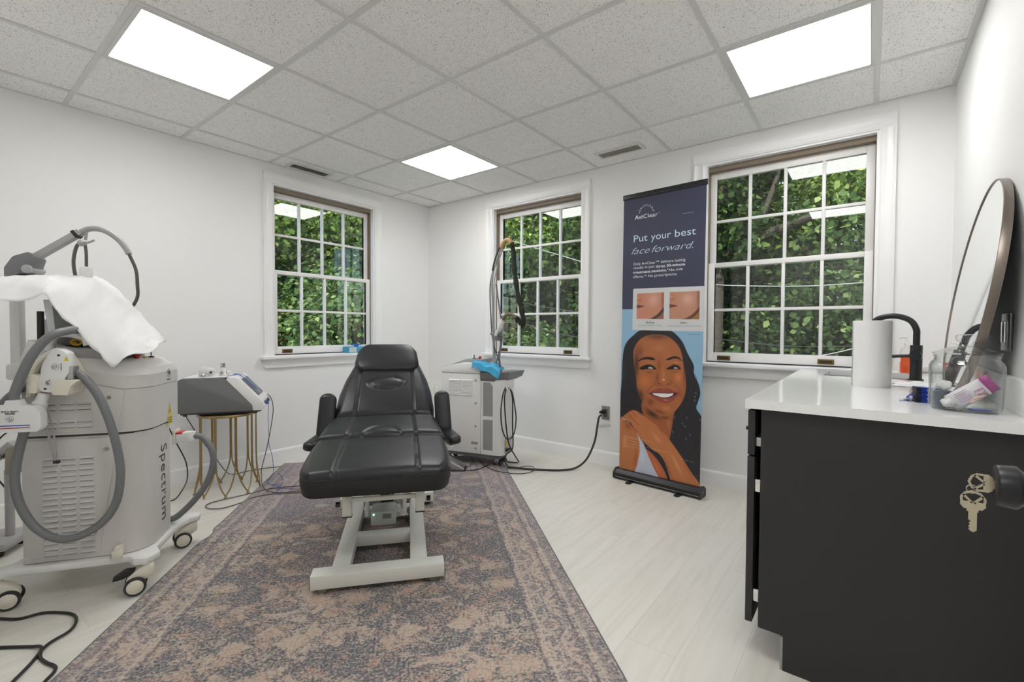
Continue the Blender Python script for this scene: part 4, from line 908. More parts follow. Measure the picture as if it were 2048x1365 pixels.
for x in (-.13, .13):
    for y in (.03, .44): MB().cyl((x, y, 0), (x, y, -.0115), .012, 14).build('rubber_foot', m_blackp, dv)
dm = Vector((.30, -2.515, .562))
# tray sheet and handpieces on top
o = MB().box(-.15, .15, -.13, .14, 0, .003, .001).build('paper_liner', m_paper); o.location = (.335, -2.285, .8005); o.rotation_euler = (0, 0, math.radians(-31)); tag(o, 'thin white paper liner lying on top of the grey device', 'paper')
DZ = .8045
DX, DY = -.0, .085
def hp(lab, x, y, rz, kind):
    t = thing('applicator', lab, 'applicator', (x+DX, y+DY, DZ), rz)
    if kind == 0:
        m = MB(); m.lathe([(0, -.05), (.018, -.05), (.024, -.03), (.026, .0), (.024, .03), (.030, .042), (.032, .05), (.026, .054), (0, .054)], TR((0, 0, .033), rx=PI/2*.92), 24); m.build('body', m_white, t)
        MB().cyl((.02, -.01, .028), (.03, -.016, .026), .008, 14).build('button', m_ink, t)
    elif kind == 1:
        m = MB(); m.lathe([(0, 0), (.023, 0), (.024, .004), (.024, .022), (.022, .026), (0, .026)], None, 28); m.build('ring_head', m_chrome, t)
    elif kind == 2:
        m = MB(); m.lathe([(0, 0), (.022, 0), (.022, .012), (.017, .03), (.017, .055), (0, .056)], None, 24); m.build('body', m_white, t)
        m = MB(); m.lathe([(0, .055), (.0155, .055), (.0165, .058), (.0165, .086), (.014, .088), (0, .088)], None, 24); m.build('metal_tip', m_chrome, t)
        MB().cyl((.014, -.012, .022), (.030, -.020, .020), .011, 16).build('socket', m_greyl, t)
    else:
        m = MB(); m.cyl((0, -.02, .014), (0, .045, .014), .013, 16); m.build('body', m_white, t); MB().cyl((0, -.024, .014), (0, -.018, .014), .010, 14).build('socket', m_ink, t)
    return t
hp('round chrome ring head of an applicator lying flat on the device', .42, -2.455, 0, 1)
hp('white barrel-shaped applicator lying on its side on the grey device', .36, -2.40, .6, 0)
hp('upright white applicator with chrome tip standing on the grey device', .40, -2.325, 0, 2)
hp('short white cylindrical applicator lying beside the upright one', .33, -2.275, .8, 3)
# cords
def cord(lab, pts, r, m, name='cable', cat='cable', sub=8):
    o = MB().tube(pts, r, 8, sub).build(name, m); return tag(o, lab, cat)
cord('thin blue cord coiled on top of the white device and hanging over its screen', [tuple(TR((.256, -2.42, .562), rz=math.radians(-31)) @ Vector(q)) for q in ((.10,.26,.243),(.06,.30,.246),(.02,.33,.243),(.07,.36,.226),(.12,.40,.192),(.11,.44,.152),(.06,.43,.162),(.0,.36,.232),(-.05,.31,.244),(-.02,.28,.246),(.05,.33,.245),(.10,.37,.226),(.08,.42,.168),(.03,.45,.140),(.06,.47,.118))], .0018, m_blue)
cord('blue cord hanging from the white device down to a tangle on the floor', [(0.385,-1.943,0.59),(0.4,-1.936,0.557),(0.4,-1.94,0.453),(0.4,-1.934,0.339),(0.4,-1.934,0.265),(0.4,-1.91,0.165),(0.38,-1.894,0.071)] + [(0.296,-1.851,0.006),(0.369,-1.84,0.01),(0.522,-1.892,0.008),(0.626,-1.956,0.01),(0.584,-1.986,0.009),(0.47,-1.968,0.006),(0.371,-1.916,0.01),(0.316,-1.868,0.014),(0.491,-1.989,0.012),(0.577,-1.976,0.012),(0.592,-1.936,0.012),(0.737,-2.044,0.012),(0.689,-1.994,0.012),(0.743,-1.95,0.012),(0.807,-1.912,0.012),(0.86,-1.831,0.012)], .0017, m_blue)
cord('dark grey cord hanging from the white device front and looping across the rug', [(0.37,-1.958,0.638),(0.39,-1.927,0.633),(0.4,-1.907,0.579),(0.4,-1.903,0.504),(0.4,-1.923,0.375),(0.42,-1.962,0.236),(0.42,-1.995,0.113)] + [(0.391,-1.986,0.05),(0.532,-2.042,0.02),(0.668,-2.069,0.014),(0.771,-2.033,0.013),(0.835,-1.945,0.013),(0.928,-1.833,0.013)], .0030, m_gcord)
cord('long grey-brown cord making a flat loop on the floor in front of the gold table', [(0.831,-1.777,0.013),(0.723,-1.904,0.013),(0.638,-2.038,0.013),(0.618,-2.162,0.008),(0.592,-2.306,0.006),(0.594,-2.395,0.006),(0.638,-2.435,0.006),(0.696,-2.43,0.006),(0.748,-2.379,0.006),(0.744,-2.275,0.006),(0.719,-2.173,0.01),(0.764,-2.064,0.013),(0.877,-1.949,0.013),(0.965,-1.854,0.013)], .0032, m_gcord)
cord('black cord running from under the grey device down and along the baseboard', [(0.36,-2.452,0.558),(0.36,-2.438,0.523),(0.36,-2.393,0.432),(0.34,-2.334,0.333),(0.33,-2.27,0.231),(0.3,-2.206,0.129)] + [(0.033,-2.069,0.008),(0.075,-2.043,0.006),(0.071,-1.932,0.006),(0.113,-1.797,0.006),(0.184,-1.67,0.006),(0.184,-1.56,0.006),(0.259,-1.45,0.012)], .0028, m_cord)
cord('black cable hanging behind the left machine down to the floor', [(0.62,-2.636,0.585),(0.62,-2.582,0.44),(0.62,-2.532,0.307),(0.62,-2.527,0.197)] + [(0.26,-2.453,0.02),(0.342,-2.516,0.006),(0.336,-2.577,0.006)], .0036, m_cord)

# ================================================================ BACK MACHINE WITH HOSE STAND
BX, BY, BRZ = 1.418, -.71, math.radians(16)
bm_ = thing('laser_machine', 'low white and grey cabinet-style machine in the corner under the back window', 'laser machine', (BX, BY, 0), BRZ)
x0, x1, x2 = -.375, 0., .195; y0, y1 = .0, .29
m = MB(); m.prism([(x0, y0), (x1, y0), (x1, y1), (x0, y1)], .105, .766, b=.010); m.build('cabinet', m_white, bm_)
m = MB(); m.prism([(x0-.002, .768), (x0+.004, .792), (x0+.04, .815), (x0+.10, .838), (x0+.20, .856), (x1-.07, .856), (x1-.02, .83), (x1, .768)], y0-.002, y1+.002, ax=1, b=.010); m.build('top_cover', m_white, bm_)
m = MB(); m.prism([(x0+.02, .815), (x0+.22, .886), (x0+.36, .886), (x0+.36, .852), (x0+.20, .858), (x0+.10, .840), (x0+.04, .818)], y0+.04, y1-.01, ax=1, b=.004); tp = m.build('control_console', m_greyl, bm_)
MB().lathe([(0, 0), (.010, 0), (.010, .010), (.014, .013), (.013, .019), (0, .021)], TR((x0+.32, .10, .886)), 18).build('stop_button', m_red, tp)
MB().box(x0+.27, x0+.34, .05, .075, .885, .889, .001).build('switch_row', m_blackp, tp)
m = MB(); m.lathe([(0, 0), (.010, 0), (.010, .008), (0, .009)], TR((x0+.265, .10, .886)), 14); m.box(-.0015, .0015, -.008, .008, .008, .032, T=TR((x0+.265, .10, .886))); m.build('key_switch', m_grey, tp)
for xx in (-.292, -.176):
    m = MB()
    for k in range(11): m.box(xx, xx+.104, -.006, .006, -.0022, .0022, T=TR((0, y0-.004, .590+k*.0122), rx=.75), b=.001)
    m.build('louvre_panel', m_trim, bm_)
for z in (.712, .525, .335, .150): MB().lathe([(0, 0), (.010, 0), (.0105, .002), (.006, .003), (0, .001)], TR((x1-.045, y0, z), rx=PI/2), 18).build('screw_cover', m_greyl, bm_)
MB().box(x1-.085, x1-.025, y0-.0015, y0, .185, .205).build('rating_plate', mat('plate_grey', sr(150, 150, 148), .5), bm_)
m = MB(); m.prism(rounded([(x1+.003, y0), (x2, y0), (x2, y1-.01), (x1+.003, y1-.01)], [.002, .045, .03, .002], 6), .108, .722, b=.0); ru = m.build('rear_unit', m_white, bm_, ang=20)
for a, c in ((.147, .395), (.425, .700)):
    m = MB(); P = [(x1+.022, a), (x1+.108, a), (x1+.108, c-.03 if a > .3 else c), (x1+.085, c), (x1+.022, c)]; m.prism(P, y0-.0015, y0+.003, ax=1); m.build('mesh_grille', mat('mesh_grey', sr(150, 150, 150), .7), ru)
loft('rear_shelf', [(.712, [(.0, -.004), (.12, -.004), (.19, .06), (.20, .29), (.0, .29)]), (.735, [(.0, -.012), (.13, -.012), (.215, .08), (.24, .33), (.0, .31)]), (.782, [(.0, -.012), (.13, -.012), (.225, .08), (.255, .345), (.0, .31)])], m_grey, bm_)
MB().box(x1+.03, x1+.18, .03, .22, .782, .788, .002).build('shelf_plate', m_greyl, bm_)
m = MB(); m.box(x0+.02, x2-.03, .02, .27, .075, .106, .006); m.build('chassis', m_grey, bm_)
def small_caster(x, y, a):
    T = TR((x, y, 0), rz=a); m = MB(); m.lathe([(0, .06), (.018, .06), (.018, .076), (0, .076)], T, 16); m.prism([(-.01, .062), (.02, .062), (.0, .03), (-.03, .02), (-.04, .04)], -.02, .02, ax=1, b=.004, T=T); h = m.build('caster_fork', m_steel, bm_)
    for s in (-1, 1): w = MB(); w.lathe([(0, 0), (.022, 0), (.024, .003), (.024, .009), (.022, .012), (0, .012)], T @ TR((-.022, s*.026-.006, .033), rx=-PI/2), 20); w.build('wheel', m_tyre, h)
for x, y, a in ((.12, .05, -1.7), (.12, .22, 1.), (-.32, .05, 2.), (-.32, .22, .3)): small_caster(x, y, a)
hk = MB(); hk.tube([(x2-.002, .055, .640), (x2+.035, .055, .650), (x2+.038, .10, .658), (x2+.035, .15, .655), (x2-.002, .15, .645)], .004, 8, 5); hk.build('cord_hook', m_chrome, bm_)
pl_ = MB().box(x2-.004, x2+.004, .045, .20, .115, .235, .002).build('connection_panel', m_steel, bm_)
MB().box(x2+.004, x2+.006, .06, .10, .18, .22).build('yellow_label', m_yellow, pl_)
for k in range(3): MB().cyl((x2+.004, .07+.03*k, .14), (x2+.018, .07+.03*k, .14), .007, 10).build('socket', m_blackp, pl_)
# blue cloth on the shelf
cl = thing('blue_cloth', 'light blue disposable cloth folded over the back machine top', 'cloth', (BX, BY, 0), BRZ)
m = MB(); na, nb = 26, 22
for j in range(nb+1):
    for i in range(na+1):
        u = i/na; v = j/nb; x = -.075+u*.235+(.02*math.sin(v*5) if u in (0, 1) else 0)
        top = .862+.008*math.sin(u*6+v*3)+.004*math.sin(u*15+v*5)-.045*max(0, (u-.72)/.28)
        if x > -.005: top = max(.795, top-.02*min(1, (x+.005)/.05))
        if v < .45: q = (.45-v)/.45; z = top-(.060+.010*math.sin(u*7))*q; y = -.010-.004*math.sin(u*17)*q-.006*q
        else: q = (v-.45)/.55; z = top+.002; y = -.008+q*.14
        if q is not None and v < .45 and x < -.01: z = max(z, top-.03*((.45-v)/.45)-.02)
        m.v.append((x, y-(.008 if v < .45 else 0), z))
for j in range(nb):
    for i in range(na): a = j*(na+1)+i; m.f.append((a, a+1, a+na+2, a+na+1)); m.sm.append(True)
o = m.build('cloth', m_teal, cl); md = o.modifiers.new('thickness', 'SOLIDIFY'); md.thickness = .004
# hose stand: poles, arch, dark sleeve, handpiece and holder
SYY = -.60
hs2 = thing('hose_stand', 'slim grey pole stand on the back machine with an arched dark hose and handpiece', 'hose stand', (0, 0, 0))
P = [(1.467,-0.6,0.778),(1.461,-0.6,0.964),(1.451,-0.6,1.296),(1.442,-0.6,1.504),(1.452,-0.6,1.606),(1.489,-0.6,1.706),(1.531,-0.6,1.784),(1.557,-0.6,1.822)]
MB().tube(P, .0085, 10, 8).build('main_pole', m_greyl, hs2)
P = [(1.478,-0.58,0.777),(1.46,-0.58,0.964),(1.448,-0.58,1.214),(1.447,-0.58,1.505),(1.468,-0.58,1.607),(1.499,-0.58,1.708),(1.541,-0.58,1.794)]
MB().tube(P, .0045, 8, 8).build('side_pole', m_steel, hs2)
P = [(1.542,-0.6,0.782),(1.515,-0.6,0.884),(1.482,-0.6,0.957),(1.45,-0.6,1.047),(1.427,-0.6,1.297),(1.42,-0.6,1.463),(1.431,-0.6,1.546),(1.449,-0.6,1.619)]
MB().tube(P, .0050, 8, 8).build('thin_cable', m_gcord, hs2)
P = [(1.452,-0.6,1.619),(1.473,-0.6,1.687),(1.505,-0.6,1.766),(1.542,-0.6,1.815)]
MB().tube(P, .0115, 10, 6).build('cable_sleeve', m_hose_d if 'm_hose_d' in globals() else m_cord, hs2)
P = [(1.542,-0.6,1.799),(1.568,-0.6,1.837),(1.598,-0.6,1.853),(1.629,-0.6,1.842),(1.65,-0.6,1.808)]
MB().tube(P, .020, 12, 6).build('arch_head', mat('tan_foam', sr(172, 140, 92), .6), hs2)
P = [(1.604,-0.6,1.849),(1.614,-0.6,1.872),(1.629,-0.6,1.878),(1.634,-0.6,1.857),(1.624,-0.6,1.838)]
MB().tube(P, .004, 8, 5).build('hook_loop', m_gold, hs2)
m_slv = bumped(mat('dark_green_sleeve', sr(38, 42, 30), .9), 60, 1., .02)
P = [(1.645,-0.6,1.824),(1.665,-0.6,1.75),(1.691,-0.62,1.627),(1.722,-0.64,1.504),(1.768,-0.66,1.364),(1.812,-0.68,1.266),(1.827,-0.68,1.2),(1.822,-0.68,1.174),(1.793,-0.68,1.189),(1.759,-0.68,1.224)]
MB().tube(P, lambda t: .019+.0025*math.sin(t*60), 12, 10).build('hose_sleeve', m_slv, hs2)
P = [(1.774,-0.68,1.209),(1.735,-0.68,1.24),(1.685,-0.68,1.253),(1.637,-0.67,1.238),(1.604,-0.66,1.195)]
MB().tube(P, .0135, 10, 6).build('bent_hose', mat('tan_hose', sr(120, 104, 76), .6), hs2)
P = [(1.609,-0.66,1.211),(1.589,-0.66,1.171),(1.554,-0.655,1.11),(1.534,-0.65,1.082)]
MB().tube(P, .019, 14, 4).build('handpiece', m_white, hs2)
P = [(1.485,-0.61,1.081),(1.541,-0.64,1.09),(1.584,-0.66,1.098)]
h = MB(); h.tube(P, .018, 12, 4); a_, b_, c_ = [Vector(q) for q in [(1.438,-0.6,1.097),(1.541,-0.64,1.082),(1.542,-0.64,1.041)]]; h.tube([a_, b_], .012, 10, 3); h.tube([b_, c_], .030, 12, 3); h.build('handpiece_holder', m_grey, hs2)
P = [(1.551,-0.62,1.098),(1.544,-0.61,1.008),(1.515,-0.6,0.925),(1.488,-0.6,0.849),(1.478,-0.6,0.778)]
MB().tube(P, .0065, 8, 6).build('return_hose', m_hose, hs2)
P = [(1.46,-0.57,1.526),(1.477,-0.57,1.421),(1.496,-0.56,1.276),(1.513,-0.56,1.172),(1.519,-0.56,1.048),(1.501,-0.57,0.902),(1.531,-0.58,0.78)]
MB().tube(P, .0065, 8, 6).build('supply_hose', m_hose, hs2)
q = [(1.414,-0.6,1.518),(1.482,-0.59,1.515)]
MB().tube([q[0], q[1]], .004, 8, 3).build('spacer', m_white, hs2)
# black cords looped on the hook, then to the outlet
YC = -.735
for lab, P in (('black cord hung in a wide loop from the hook of the back machine', [(1.6379,-0.6605,0.668),(1.6519,-0.7095,0.619),(1.6627,-0.747,0.506),(1.6594,-0.7355,0.386),(1.6453,-0.6864,0.297),(1.6249,-0.6153,0.245),(1.5976,-0.5201,0.24),(1.5789,-0.4548,0.289),(1.5728,-0.4336,0.391),(1.583,-0.4692,0.502),(1.599,-0.5249,0.615),(1.6202,-0.599,0.657)]),
               ('black cord hanging straight from the hook of the back machine to the floor', [(1.6511,-0.6702,0.658),(1.6593,-0.6991,0.579),(1.6502,-0.6673,0.374),(1.6351,-0.6145,0.222),(1.6169,-0.551,0.145),(1.5948,-0.4741,0.075),(1.5686,-0.3828,-0.001),(1.5584,-0.3472,-0.019)]+[(1.587,-0.463,0.012),(1.524,-0.485,0.014),(1.47,-0.438,0.02)]),
               ('black cord hanging from the right of the hook, tied above the floor', [(1.6165,-0.5678,0.645),(1.6038,-0.5236,0.553),(1.6033,-0.5216,0.345),(1.5994,-0.5082,0.196),(1.6055,-0.5293,0.139),(1.6355,-0.6341,0.132),(1.6471,-0.6745,0.102)]+[(1.584,-0.575,0.02),(1.649,-0.612,0.016)])):
    cord(lab, P, .0055, m_cord)
cord('thick black power cord running over the floor and up to the wall outlet', [(1.625,-0.613,0.016),(1.677,-0.581,0.014),(1.786,-0.525,0.009),(1.924,-0.444,0.008),(2.003,-0.381,0.008)]+[(2.07,-0.3,0.018),(2.124,-0.25,0.065),(2.151,-0.2,0.132),(2.164,-0.14,0.233),(2.165,-0.1,0.35),(2.165,-0.075,0.409),(2.18,-0.06,0.425)], .0085, m_cord)
cord('thin black cord looping on the floor right of the back machine', [(1.136,-0.5,0.02),(1.397,-0.661,0.014),(1.569,-0.736,0.014),(1.687,-0.724,0.01),(1.787,-0.661,0.006),(1.826,-0.581,0.006),(1.839,-0.537,0.018),(1.779,-0.481,0.018),(1.724,-0.508,0.018),(1.701,-0.579,0.018),(1.643,-0.617,0.016),(1.521,-0.515,0.016),(1.401,-0.372,0.02)], .0030, m_cord)
cord('thin black cord curling on the rug between the foot pedal and the back machine', [(1.401,-0.904,0.014),(1.454,-0.845,0.014),(1.471,-0.763,0.014),(1.449,-0.657,0.014),(1.418,-0.589,0.014)], .0035, m_cord)
cord('thin grey cord arching beside the foot pedal on the rug', [(1.035,-0.581,0.02),(1.087,-0.544,0.03),(1.21,-0.612,0.03),(1.314,-0.699,0.02),(1.358,-0.783,0.014),(1.355,-0.873,0.014),(1.348,-0.946,0.014)], .0026, m_gcord)
# wall outlet and plug
ol = thing('wall_outlet', 'grey wall outlet with a black plug, low on the back wall beside the banner', 'outlet', (2.189, 0, .437))
MB().box(-.036, .036, -.006, 0, -.058, .058, .002).build('cover_plate', mat('outlet_grey', sr(132, 130, 128), .4), ol)
MB().box(-.017, .017, -.009, -.006, -.034, .034, .003).build('socket_face', mat('outlet_dark', sr(90, 88, 86), .4), ol)
pg = MB(); pg.lathe([(0, 0), (.018, 0), (.019, .02), (.014, .035), (.010, .05), (0, .052)], TR((-.005, -.009, .012), rx=PI/2*1.05, rz=-.5), 16); pg.build('plug', m_blackp, ol)
tg = MB(); q = [(2.146,-0.055,0.349),(2.25,-0.035,0.359),(2.25,-0.035,0.338),(2.151,-0.055,0.32)]; tg.add(q, [(0, 1, 2, 3)]); o = tg.build('cord_tag', m_paper); tag(o, 'small white paper tag on the cord below the wall outlet', 'tag')
md = o.modifiers.new('thickness', 'SOLIDIFY'); md.thickness = .0006

# ================================================================ GLOVE BOX ON THE LEFT SILL
gb = thing('tissue_box', 'teal and white box with blue tissue on the left window sill', 'tissue box', (-.0, -.925, .9045), 0)
MB().box(-.055, .052, -.11, .11, 0, .058, .002).build('carton', mat('teal_carton', sr(70, 160, 190), .5), gb)
MB().box(.0522, .0528, -.108, -.03, .006, .052).build('printed_panel', mat('pale_carton', sr(200, 215, 215), .5), gb)
m = MB()
for k in range(5): a = k*1.25; m.tube([(.0, .0, .056), (.012*math.cos(a), .035*math.sin(a), .078), (.02*math.cos(a+.4), .05*math.sin(a+.4), .070)], lambda t: .010*(1-.7*t), 8, 4)
m.build('tissue', mat('blue_tissue', sr(60, 110, 205), .7), gb)

# ================================================================ CABINET, COUNTER, SINK, FAUCET
CE = -1.806; CT = .897                     # cabinet end plane, counter top height
cab = thing('base_cabinet', 'matte black base cabinet with doors facing left, under the white counter', 'cabinet', (0, 0, 0))
XF = 3.645
m = MB(); m.prism([(XF, .117), (XF, .865), (CX-.001, .865), (CX-.001, .0), (3.720, .0), (3.720, .117)], CE+.012, CE+.030, ax=1); m.build('end_panel', m_cab, cab)
m = MB(); m.box(XF, CX-.001, CE+.030, -.016, .117, .135); m.box(XF, CX-.001, -.034, -.016, .135, .865); m.box(CX-.014, CX-.001, CE+.030, -.034, .135, .865)
for y in (-.62, -1.21): m.box(XF, CX-.014, y, y+.018, .135, .69 if y > -1 else .865)
m.box(XF, XF+.018, CE+.030, -.034, .69, .71); m.box(XF, XF+.018, CE+.030, -.034, .845, .865); m.build('carcass', m_cab, cab)
MB().box(3.725, 3.735, CE+.030, -.001, 0, .117).build('toe_kick', m_cab, cab)
MB().box(3.712, 3.7205, CE+.013, CE+.027, .001, .112).build('toe_edge_strip', mat('raw_edge', sr(150, 152, 146), .7), cab)
ys = [CE+.014, CE+.014+.596, CE+.014+1.19]
for k, y in enumerate(ys):
    w = .59
    d = MB().box(3.604, 3.626, y, y+w, .705, .858, .002).build('drawer_front', m_cab, cab)
    MB().cyl((3.604, y+.06 if k == 0 else y+.3, .785), (3.588, y+.06 if k == 0 else y+.3, .785), .007, 12).build('drawer_knob', m_black, d)
    hw_ = w/2
    for q in (0, 1):
        dd = MB().box(3.604, 3.626, y+q*hw_+(.002 if q else 0), y+(q+1)*hw_-.001, .125, .699, .002).build('door', m_cab, cab)
        if k or q: MB().cyl((3.604, y+hw_+(.03 if q else -.03), .64), (3.588, y+hw_+(.03 if q else -.03), .64), .007, 12).build('door_knob', m_black, dd)
        if not q and k == 0:
            for z in (.22, .60): MB().box(3.626, XF+.001, y+.006, y+.03, z-.022, z+.022, .003).build('hinge', m_chrome, dd)
    if k == 0: MB().box(3.627, XF, y+.01, y+.5, .735, .765, .002).build('drawer_slide', m_steel, d)
# counter with a rectangular sink opening
SKX0, SKX1, SKY0, SKY1 = 3.74, 4.10, -.60, -.16
ct = thing('countertop', 'white quartz countertop running along the right wall to the window', 'countertop', (0, 0, 0))
m = MB(); X0_ = 3.598; Y0_ = CE-.008
for a in ((X0_, SKX0, Y0_+.0, -.064), (SKX1, CX-.001, Y0_, -.064), (SKX0, SKX1, Y0_, SKY0), (SKX0, SKX1, SKY1, -.064)): m.box(a[0], a[1], a[2], a[3], CT-.030, CT)
m.build('slab', m_quartz, ct)
m = MB(); m.box(CX-.022, CX-.001, Y0_, -.064, CT, CT+.098, .002); m.build('backsplash', m_quartz, ct)
m = MB(); m.box(4.09, CX-.022, -.024, -.001, CT, CT+.03, .001); m.build('rear_splash', m_quartz, ct)
sk = thing('sink', 'undermount sink basin set in the white counter beneath the window', 'sink', (0, 0, 0))
m = MB(); t_ = .004; zb = CT-.20
m.box(SKX0-t_, SKX0, SKY0-t_, SKY1+t_, zb, CT-.030); m.box(SKX1, SKX1+t_, SKY0-t_, SKY1+t_, zb, CT-.030); m.box(SKX0, SKX1, SKY0-t_, SKY0, zb, CT-.030); m.box(SKX0, SKX1, SKY1, SKY1+t_, zb, CT-.030); m.box(SKX0-t_, SKX1+t_, SKY0-t_, SKY1+t_, zb-t_, zb)
m.build('basin', m_steel, sk); MB().lathe([(0, 0), (.04, 0), (.042, .003), (0, .002)], TR((3.92, -.38, zb)), 24).build('drain', m_chrome, sk)
# faucet: matte black gooseneck turned toward the sink
FX, FY = 4.108, -.60
fc = thing('faucet', 'matte black gooseneck faucet with a lever, behind the paper towel roll', 'faucet', (FX, FY, CT))
m = MB(); m.lathe([(0, 0), (.030, 0), (.030, .006), (.0235, .009), (.0235, .165), (.0225, .168), (0, .168)], None, 32); m.build('body', m_black, fc)
m = MB(); m.tube([(0, 0, .16), (0, 0, .21), (-.002, .0, .245), (-.022, .006, .285), (-.065, .012, .307), (-.115, .016, .308), (-.155, .02, .290), (-.175, .022, .255), (-.178, .022, .232)], .0135, 16, 8); m.build('spout', m_black, fc)
m = MB(); m.cyl((0, .0, .118), (-.006, -.038, .118), .0235, 24); lv = m.build('valve', m_black, fc)
m = MB(); m.tube([(-.006, -.030, .118), (-.055, -.030, .116), (-.115, -.032, .110)], .0075, 12, 4); m.build('lever', m_black, lv)
# paper towel roll
pt = thing('paper_towel_roll', 'tall white paper towel roll standing upright on the counter', 'paper towel', (3.938, -1.045, CT))
m = MB(); m.lathe([(.02, 0), (.0655, 0), (.067, .002), (.067, .276), (.0655, .279), (.02, .279)], None, 64, close=True); m.build('roll', bumped(mat('towel_paper', (.84, .84, .835), .9), 90, .3, .002), pt)
m = MB(); m.add([(-.067, 0, .001), (-.067, 0, .279), (-.0675, -.02, .279), (-.0675, -.02, .001)], [(0, 1, 2, 3)]); o = m.build('loose_sheet', m_paper, pt); md = o.modifiers.new('thickness', 'SOLIDIFY'); md.thickness = .001
m = MB(); m.lathe([(.018, .001), (.020, .001), (.020, .278), (.018, .278)], None, 24, close=True); m.build('core', mat('cardboard', sr(170, 140, 105), .8), pt)
# soap bottle
sb = thing('soap_bottle', 'clear pump bottle of orange soap half hidden behind the faucet', 'soap bottle', (4.098, -.12, CT))
m = MB(); m.lathe([(0, 0), (.028, 0), (.031, .01), (.031, .055), (.027, .075), (.031, .090), (0, .090)], None, 24); m.build('orange_soap', mat('orange_soap', sr(226, 92, 50), .25), sb)
m = MB(); m.lathe([(.0312, .088), (.0312, .115), (.027, .135), (.014, .148), (.012, .15), (0, .15)], None, 24); m.build('clear_neck', m_jar, sb)
m = MB(); m.lathe([(0, .15), (.014, .15), (.014, .17), (.006, .174), (.005, .20), (0, .20)], None, 18); m.tube([(0, 0, .198), (-.02, 0, .202), (-.035, 0, .196)], .005, 8, 4); m.build('pump', m_white, sb)
# crumpled white towels
def crumple(name, lab, x, y, a, b_, h, seed, cat='paper towel'):
    t = MB(); g = random.Random(seed); n = 26; ph = [g.uniform(0, 6) for _ in range(6)]
    for j in range(n+1):
        for i in range(n+1):
            u = -1+2*i/n; v = -1+2*j/n; e = max(0, 1-max(abs(u), abs(v))**3)
            z = e*h*(.55+.25*math.sin(3*u+ph[0]+2*v)+.2*math.sin(7*u-4*v+ph[1]))+.001+.002*abs(math.sin(9*u+7*v+ph[2]))
            t.v.append((u*a*(1+.08*math.sin(4*v+ph[3])), v*b_*(1+.1*math.sin(3*u+ph[4])), z))
    for j in range(n):
        for i in range(n): k = j*(n+1)+i; t.f.append((k, k+1, k+n+2, k+n+1)); t.sm.append(True)
    o = t.build(name, m_paper); o.location = (x, y, CT); md = o.modifiers.new('thickness', 'SOLIDIFY'); md.thickness = .0008; tag(o, lab, cat); return o
crumple('paper_towel_sheet', 'crumpled white paper towel lying on the counter below the faucet', 4.105, -.90, .09, .09, .016, 3)
# blue foil packets, stacked, beside the jar
m_foil = mat('blue_foil', sr(30, 62, 170), .3, .3); m_foilw = mat('foil_white', sr(220, 225, 235), .35, .2)
PKX, PKY, PKR = 4.084, -1.500, math.radians(14)
def packet(x, y, z, rz, tilt=0, lab=None, w=.068, l=.040):
    t = thing('foil_packet', lab or 'blue and white foil packet in the stack beside the glass jar', 'foil packet', (x, y, z), rz, None if lab else 'foil packets stacked beside the jar')
    t.rotation_euler = (0, tilt, rz)
    MB().box(-w/2, w/2, -l/2, l/2, 0, .0040, .0012).build('sachet', m_foil, t)
    MB().box(-w/2-.001, -w/2+.012, -l/2-.0006, l/2+.0006, -.0001, .0042, .0006).build('dark_end', mat('navy_end', sr(18, 22, 50), .4), t)
    MB().box(-.006, .012, -l/2-.0004, l/2+.0004, .001, .0044).build('white_print', m_foilw, t)
    return t
gp = None
pr0 = packet(PKX, PKY, CT+.0003, PKR)
for k in range(1, 11):
    c = copy_tree(pr0); c.location = (PKX+.0015*math.sin(k*2.1), PKY+.002*math.cos(k*1.7), CT+.0003+k*.0046); c.rotation_euler = (0, 0, PKR+.03*math.sin(k*3.3))
packet(PKX-.045, PKY+.012, CT+.004, PKR+.2, -.9, 'foil packet leaning against the left of the packet stack, upper one', .04, .03)
packet(PKX-.060, PKY-.002, CT+.003, PKR-.3, -.7, 'foil packet lying tilted at the far left end of the packet stack', .04, .03)
# glass jar with lid and contents
JX, JY = 4.158, -1.636
jr = thing('glass_jar', 'round clear glass jar with a lid, on the counter near the cabinet end', 'jar', (JX, JY, CT)); jr.scale = (.955, .955, 1)
m = MB(); o_ = [(.0, .0), (.072, .0), (.080, .004), (.0825, .012), (.0845, .04), (.086, .08), (.087, .118), (.0865, .132), (.082, .143), (.0755, .149), (.0745, .155), (.0765, .160), (.0765, .164)]
i_ = [(.0745, .164), (.0725, .158), (.0725, .149), (.079, .141), (.0835, .131), (.0842, .118), (.0832, .08), (.0815, .04), (.0795, .014), (.076, .008), (.0, .0075)]
m.lathe([(.0001, 0)]+o_[1:]+i_[:-1]+[(.0001, .0075)], None, 64); m.build('jar_body', m_jar, jr)
m = MB(); m.lathe([(.0001, .1668), (.0780, .1668), (.0795, .169), (.079, .1715), (.070, .174), (.055, .180), (.040, .187), (.026, .190), (.018, .192), (.0135, .197), (.0150, .202), (.023, .206), (.0265, .212), (.0265, .219), (.023, .224), (.012, .2255), (.0001, .226)], None, 64); m.build('lid', m_jar, jr)
